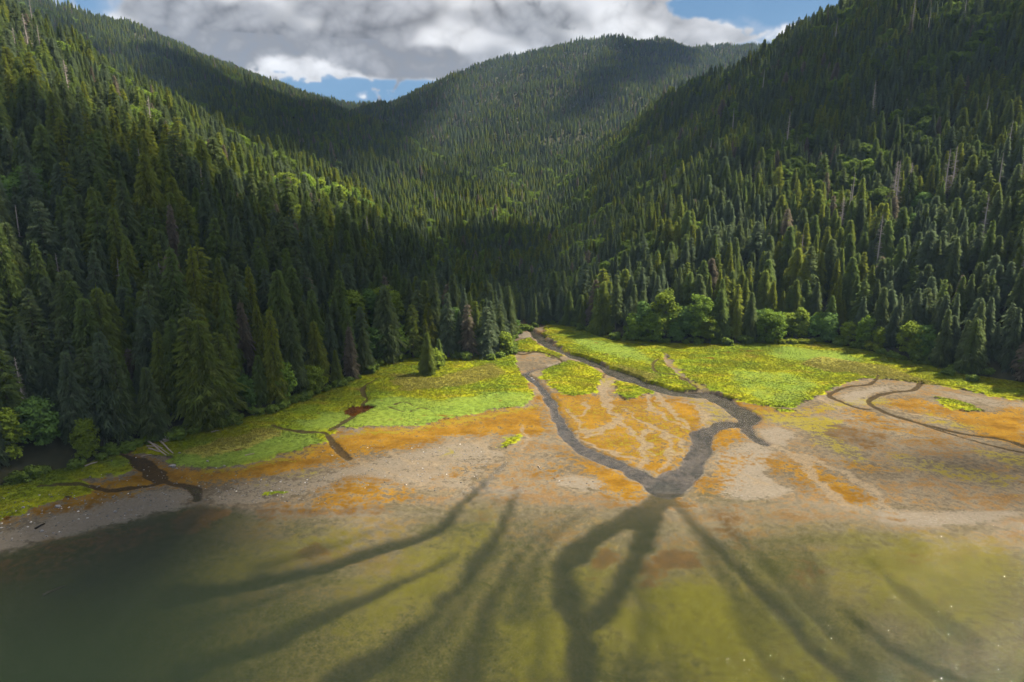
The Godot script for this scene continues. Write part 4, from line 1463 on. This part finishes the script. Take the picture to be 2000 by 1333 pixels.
	while trim < shore.size() - 4:
		var along := shore[trim].distance_to(shore[trim + 1])
		var cnt := int(along / 4.5)
		for k in cnt:
			var q := shore[trim].lerp(shore[trim + 1], (k + rng.randf()) / cnt)
			shrubs.append([q.x, q.y + rng.randf_range(0.0, 3.0), rng.randf_range(0.5, 1.1), 0, "green shrub under the outermost spruces", true])
		trim += 1
	for i in shrubs.size():
		var a: Array = shrubs[i]
		var at := Vector3(a[0], land_at(a[0], a[1]), -a[1]) if a.size() > 5 else land_px(a[0], a[1])
		var o := base("shrub", at + Vector3(0, -0.3, 0))
		o.rotation.y = rng.randf() * TAU
		o.scale = Vector3.ONE * a[2]
		put(shapes[i % 3][1], "stem", o)
		var c := put(shapes[i % 3][0], "foliage", o)
		c.material_override = sm[a[3]]
		var words: String = a[4]
		if words.begins_with("green shrub"):
			var q := o.position
			words = ("large" if a[2] > 1.0 else ("mid-sized" if a[2] > 0.75 else "small")) + " green shrub " + ("on the bank above the pebble beach" if q.x < -70.0 else ("under the spruces beside the creek meadow" if q.x < -5.0 else ("by the wood's edge near the river mouth" if q.x < 60.0 else "at the foot of the wood beyond the river meadow")))
		tag(o, words, "shrub", "shrubs along the forest edge")

func lump(bag: Bag, c: Vector3, r: Vector3, sd: int, col: Color) -> void:
	var f := FastNoiseLite.new()
	f.seed = sd
	f.frequency = 0.9
	var rows := 6
	var cols := 9
	var p: Array = []
	for j in rows + 1:
		for i in cols:
			var a := TAU * i / cols
			var b := PI * j / rows - PI / 2
			var v := Vector3(cos(a) * cos(b), sin(b), sin(a) * cos(b))
			p.append(c + v * r * (1.0 + 0.45 * f.get_noise_3dv(v)))
	for j in rows:
		for i in cols:
			var i2 := (i + 1) % cols
			bag.quad(p[j * cols + i], p[j * cols + i2], p[(j + 1) * cols + i2], p[(j + 1) * cols + i], col)

func multi(called: String, mesh: Mesh, list: Array, label: String, category: String) -> void:
	var mm := MultiMesh.new()
	mm.transform_format = MultiMesh.TRANSFORM_3D
	mm.use_colors = true
	mm.mesh = mesh
	mm.instance_count = list.size()
	for i in list.size():
		var e: Array = list[i]
		mm.set_instance_transform(i, Transform3D(Basis(Vector3.UP, e[2]).scaled(Vector3.ONE * e[1]), e[0]))
		mm.set_instance_color(i, e[3])
	var o := MultiMeshInstance3D.new()
	o.name = called
	o.multimesh = mm
	add_child(o, true)
	tag(o, label, category, "", "stuff")


# ------------------------------------------------------------------ clouds that shade the valley
func build_clouds() -> void:
	# outlines of the shade seen on the ground (x, D), the ground's height there, and the cloud's label
	var up := sun_dir() / sun_dir().y
	var m := mat(Color(0.97, 0.97, 0.97), 1.0, 0.0)
	m.backlight_enabled = true
	m.backlight = Color.WHITE
	var sheets := [
		[[-150, 170, 0, 175, 60, 215, 150, 268, 230, 312, 300, 350, 400, 385, 480, 408, 600, 430, 720, 450, 850, 456, 950, 455, 1050, 450, 1120, 470, 1180, 540, 1220, 600, 1150, 640, 1050, 635, 1000, 660, 930, 690, 860, 705, 790, 740, 755, 785, 720, 850, 650, 920, 550, 1000, 470, 1100, 300, 1333, -200, 1333, -200, 400], 1000.0, 24.0, "flat grey cloud floating above the wooded bank and the near spur"],
		[[1230, 245, 1330, 190, 1420, 140, 1520, 95, 1640, 40, 1800, 20, 2000, 20, 2300, 20, 2300, 310, 2000, 330, 1850, 370, 1700, 410, 1550, 445, 1400, 465, 1250, 455, 1150, 420, 1120, 360], 1050.0, 34.0, "flat grey cloud floating above the steep slope beyond the river meadow"],
		[[80, 5, 160, 78, 275, 172, 370, 252, 460, 298, 580, 332, 700, 350, 800, 343, 900, 328, 1000, 300, 1080, 262, 1130, 235, 1250, 180, 1350, 130, 1420, 100, 1300, 85, 1200, 75, 1100, 82, 1000, 110, 900, 152, 800, 197, 700, 217, 600, 207, 480, 168, 400, 135, 300, 92, 190, 30, 120, 8], 1500.0, 44.0, "long grey cloud floating above the pass and the far mountain"],
		[[1640, 830, 1760, 850, 2000, 880, 2200, 900, 2200, 1000, 1900, 990, 1720, 950, 1640, 900, 1600, 860], 1000.0, 14.0, "small grey cloud floating above the gravel flats"],
	]
	var g := RandomNumberGenerator.new()
	for i in sheets.size():
		g.seed = 900 + i
		var line := PackedVector2Array()
		var a: Array = sheets[i][0]
		var lo := Vector2(1e9, 1e9)
		var hi := Vector2(-1e9, -1e9)
		var alt: float = sheets[i][1]
		for k in range(0, a.size(), 2):
			var foot := land_px(a[k], a[k + 1])
			foot += up * (alt - foot.y)
			var p := Vector2(foot.x, -foot.z)
			line.append(p)
			lo = lo.min(p)
			hi = hi.max(p)
		var bag := Bag.new()
		var step: float = sheets[i][2]
		var y := lo.y
		var mid := (lo + hi) * 0.5
		while y < hi.y:
			var x := lo.x
			while x < hi.x:
				var p := Vector2(x + g.randf_range(-0.5, 0.5) * step, y + g.randf_range(-0.5, 0.5) * step)
				x += step
				if not Geometry2D.is_point_in_polygon(p, line): continue
				var edge := 1e9
				for k in line.size():
					edge = minf(edge, p.distance_to(Geometry2D.get_closest_point_to_segment(p, line[k], line[(k + 1) % line.size()])))
				var r := step * g.randf_range(0.92, 1.2) * (0.45 + 0.55 * sstep(0.0, step * 2.2, edge))
				if edge < step * 1.3 and g.randf() < 0.35: continue
				lump(bag, Vector3(p.x - mid.x, g.randf_range(-0.2, 0.4) * step, -(p.y - mid.y)), Vector3(r, r * 0.5, r), 700 + (int(absf(x)) % 9), Color.WHITE)
			y += step
		var o := put(bag.into(ArrayMesh.new(), m), "cloud")
		o.position = Vector3(mid.x, alt, -mid.y)
		tag(o, sheets[i][3], "cloud", "clouds shading the valley")
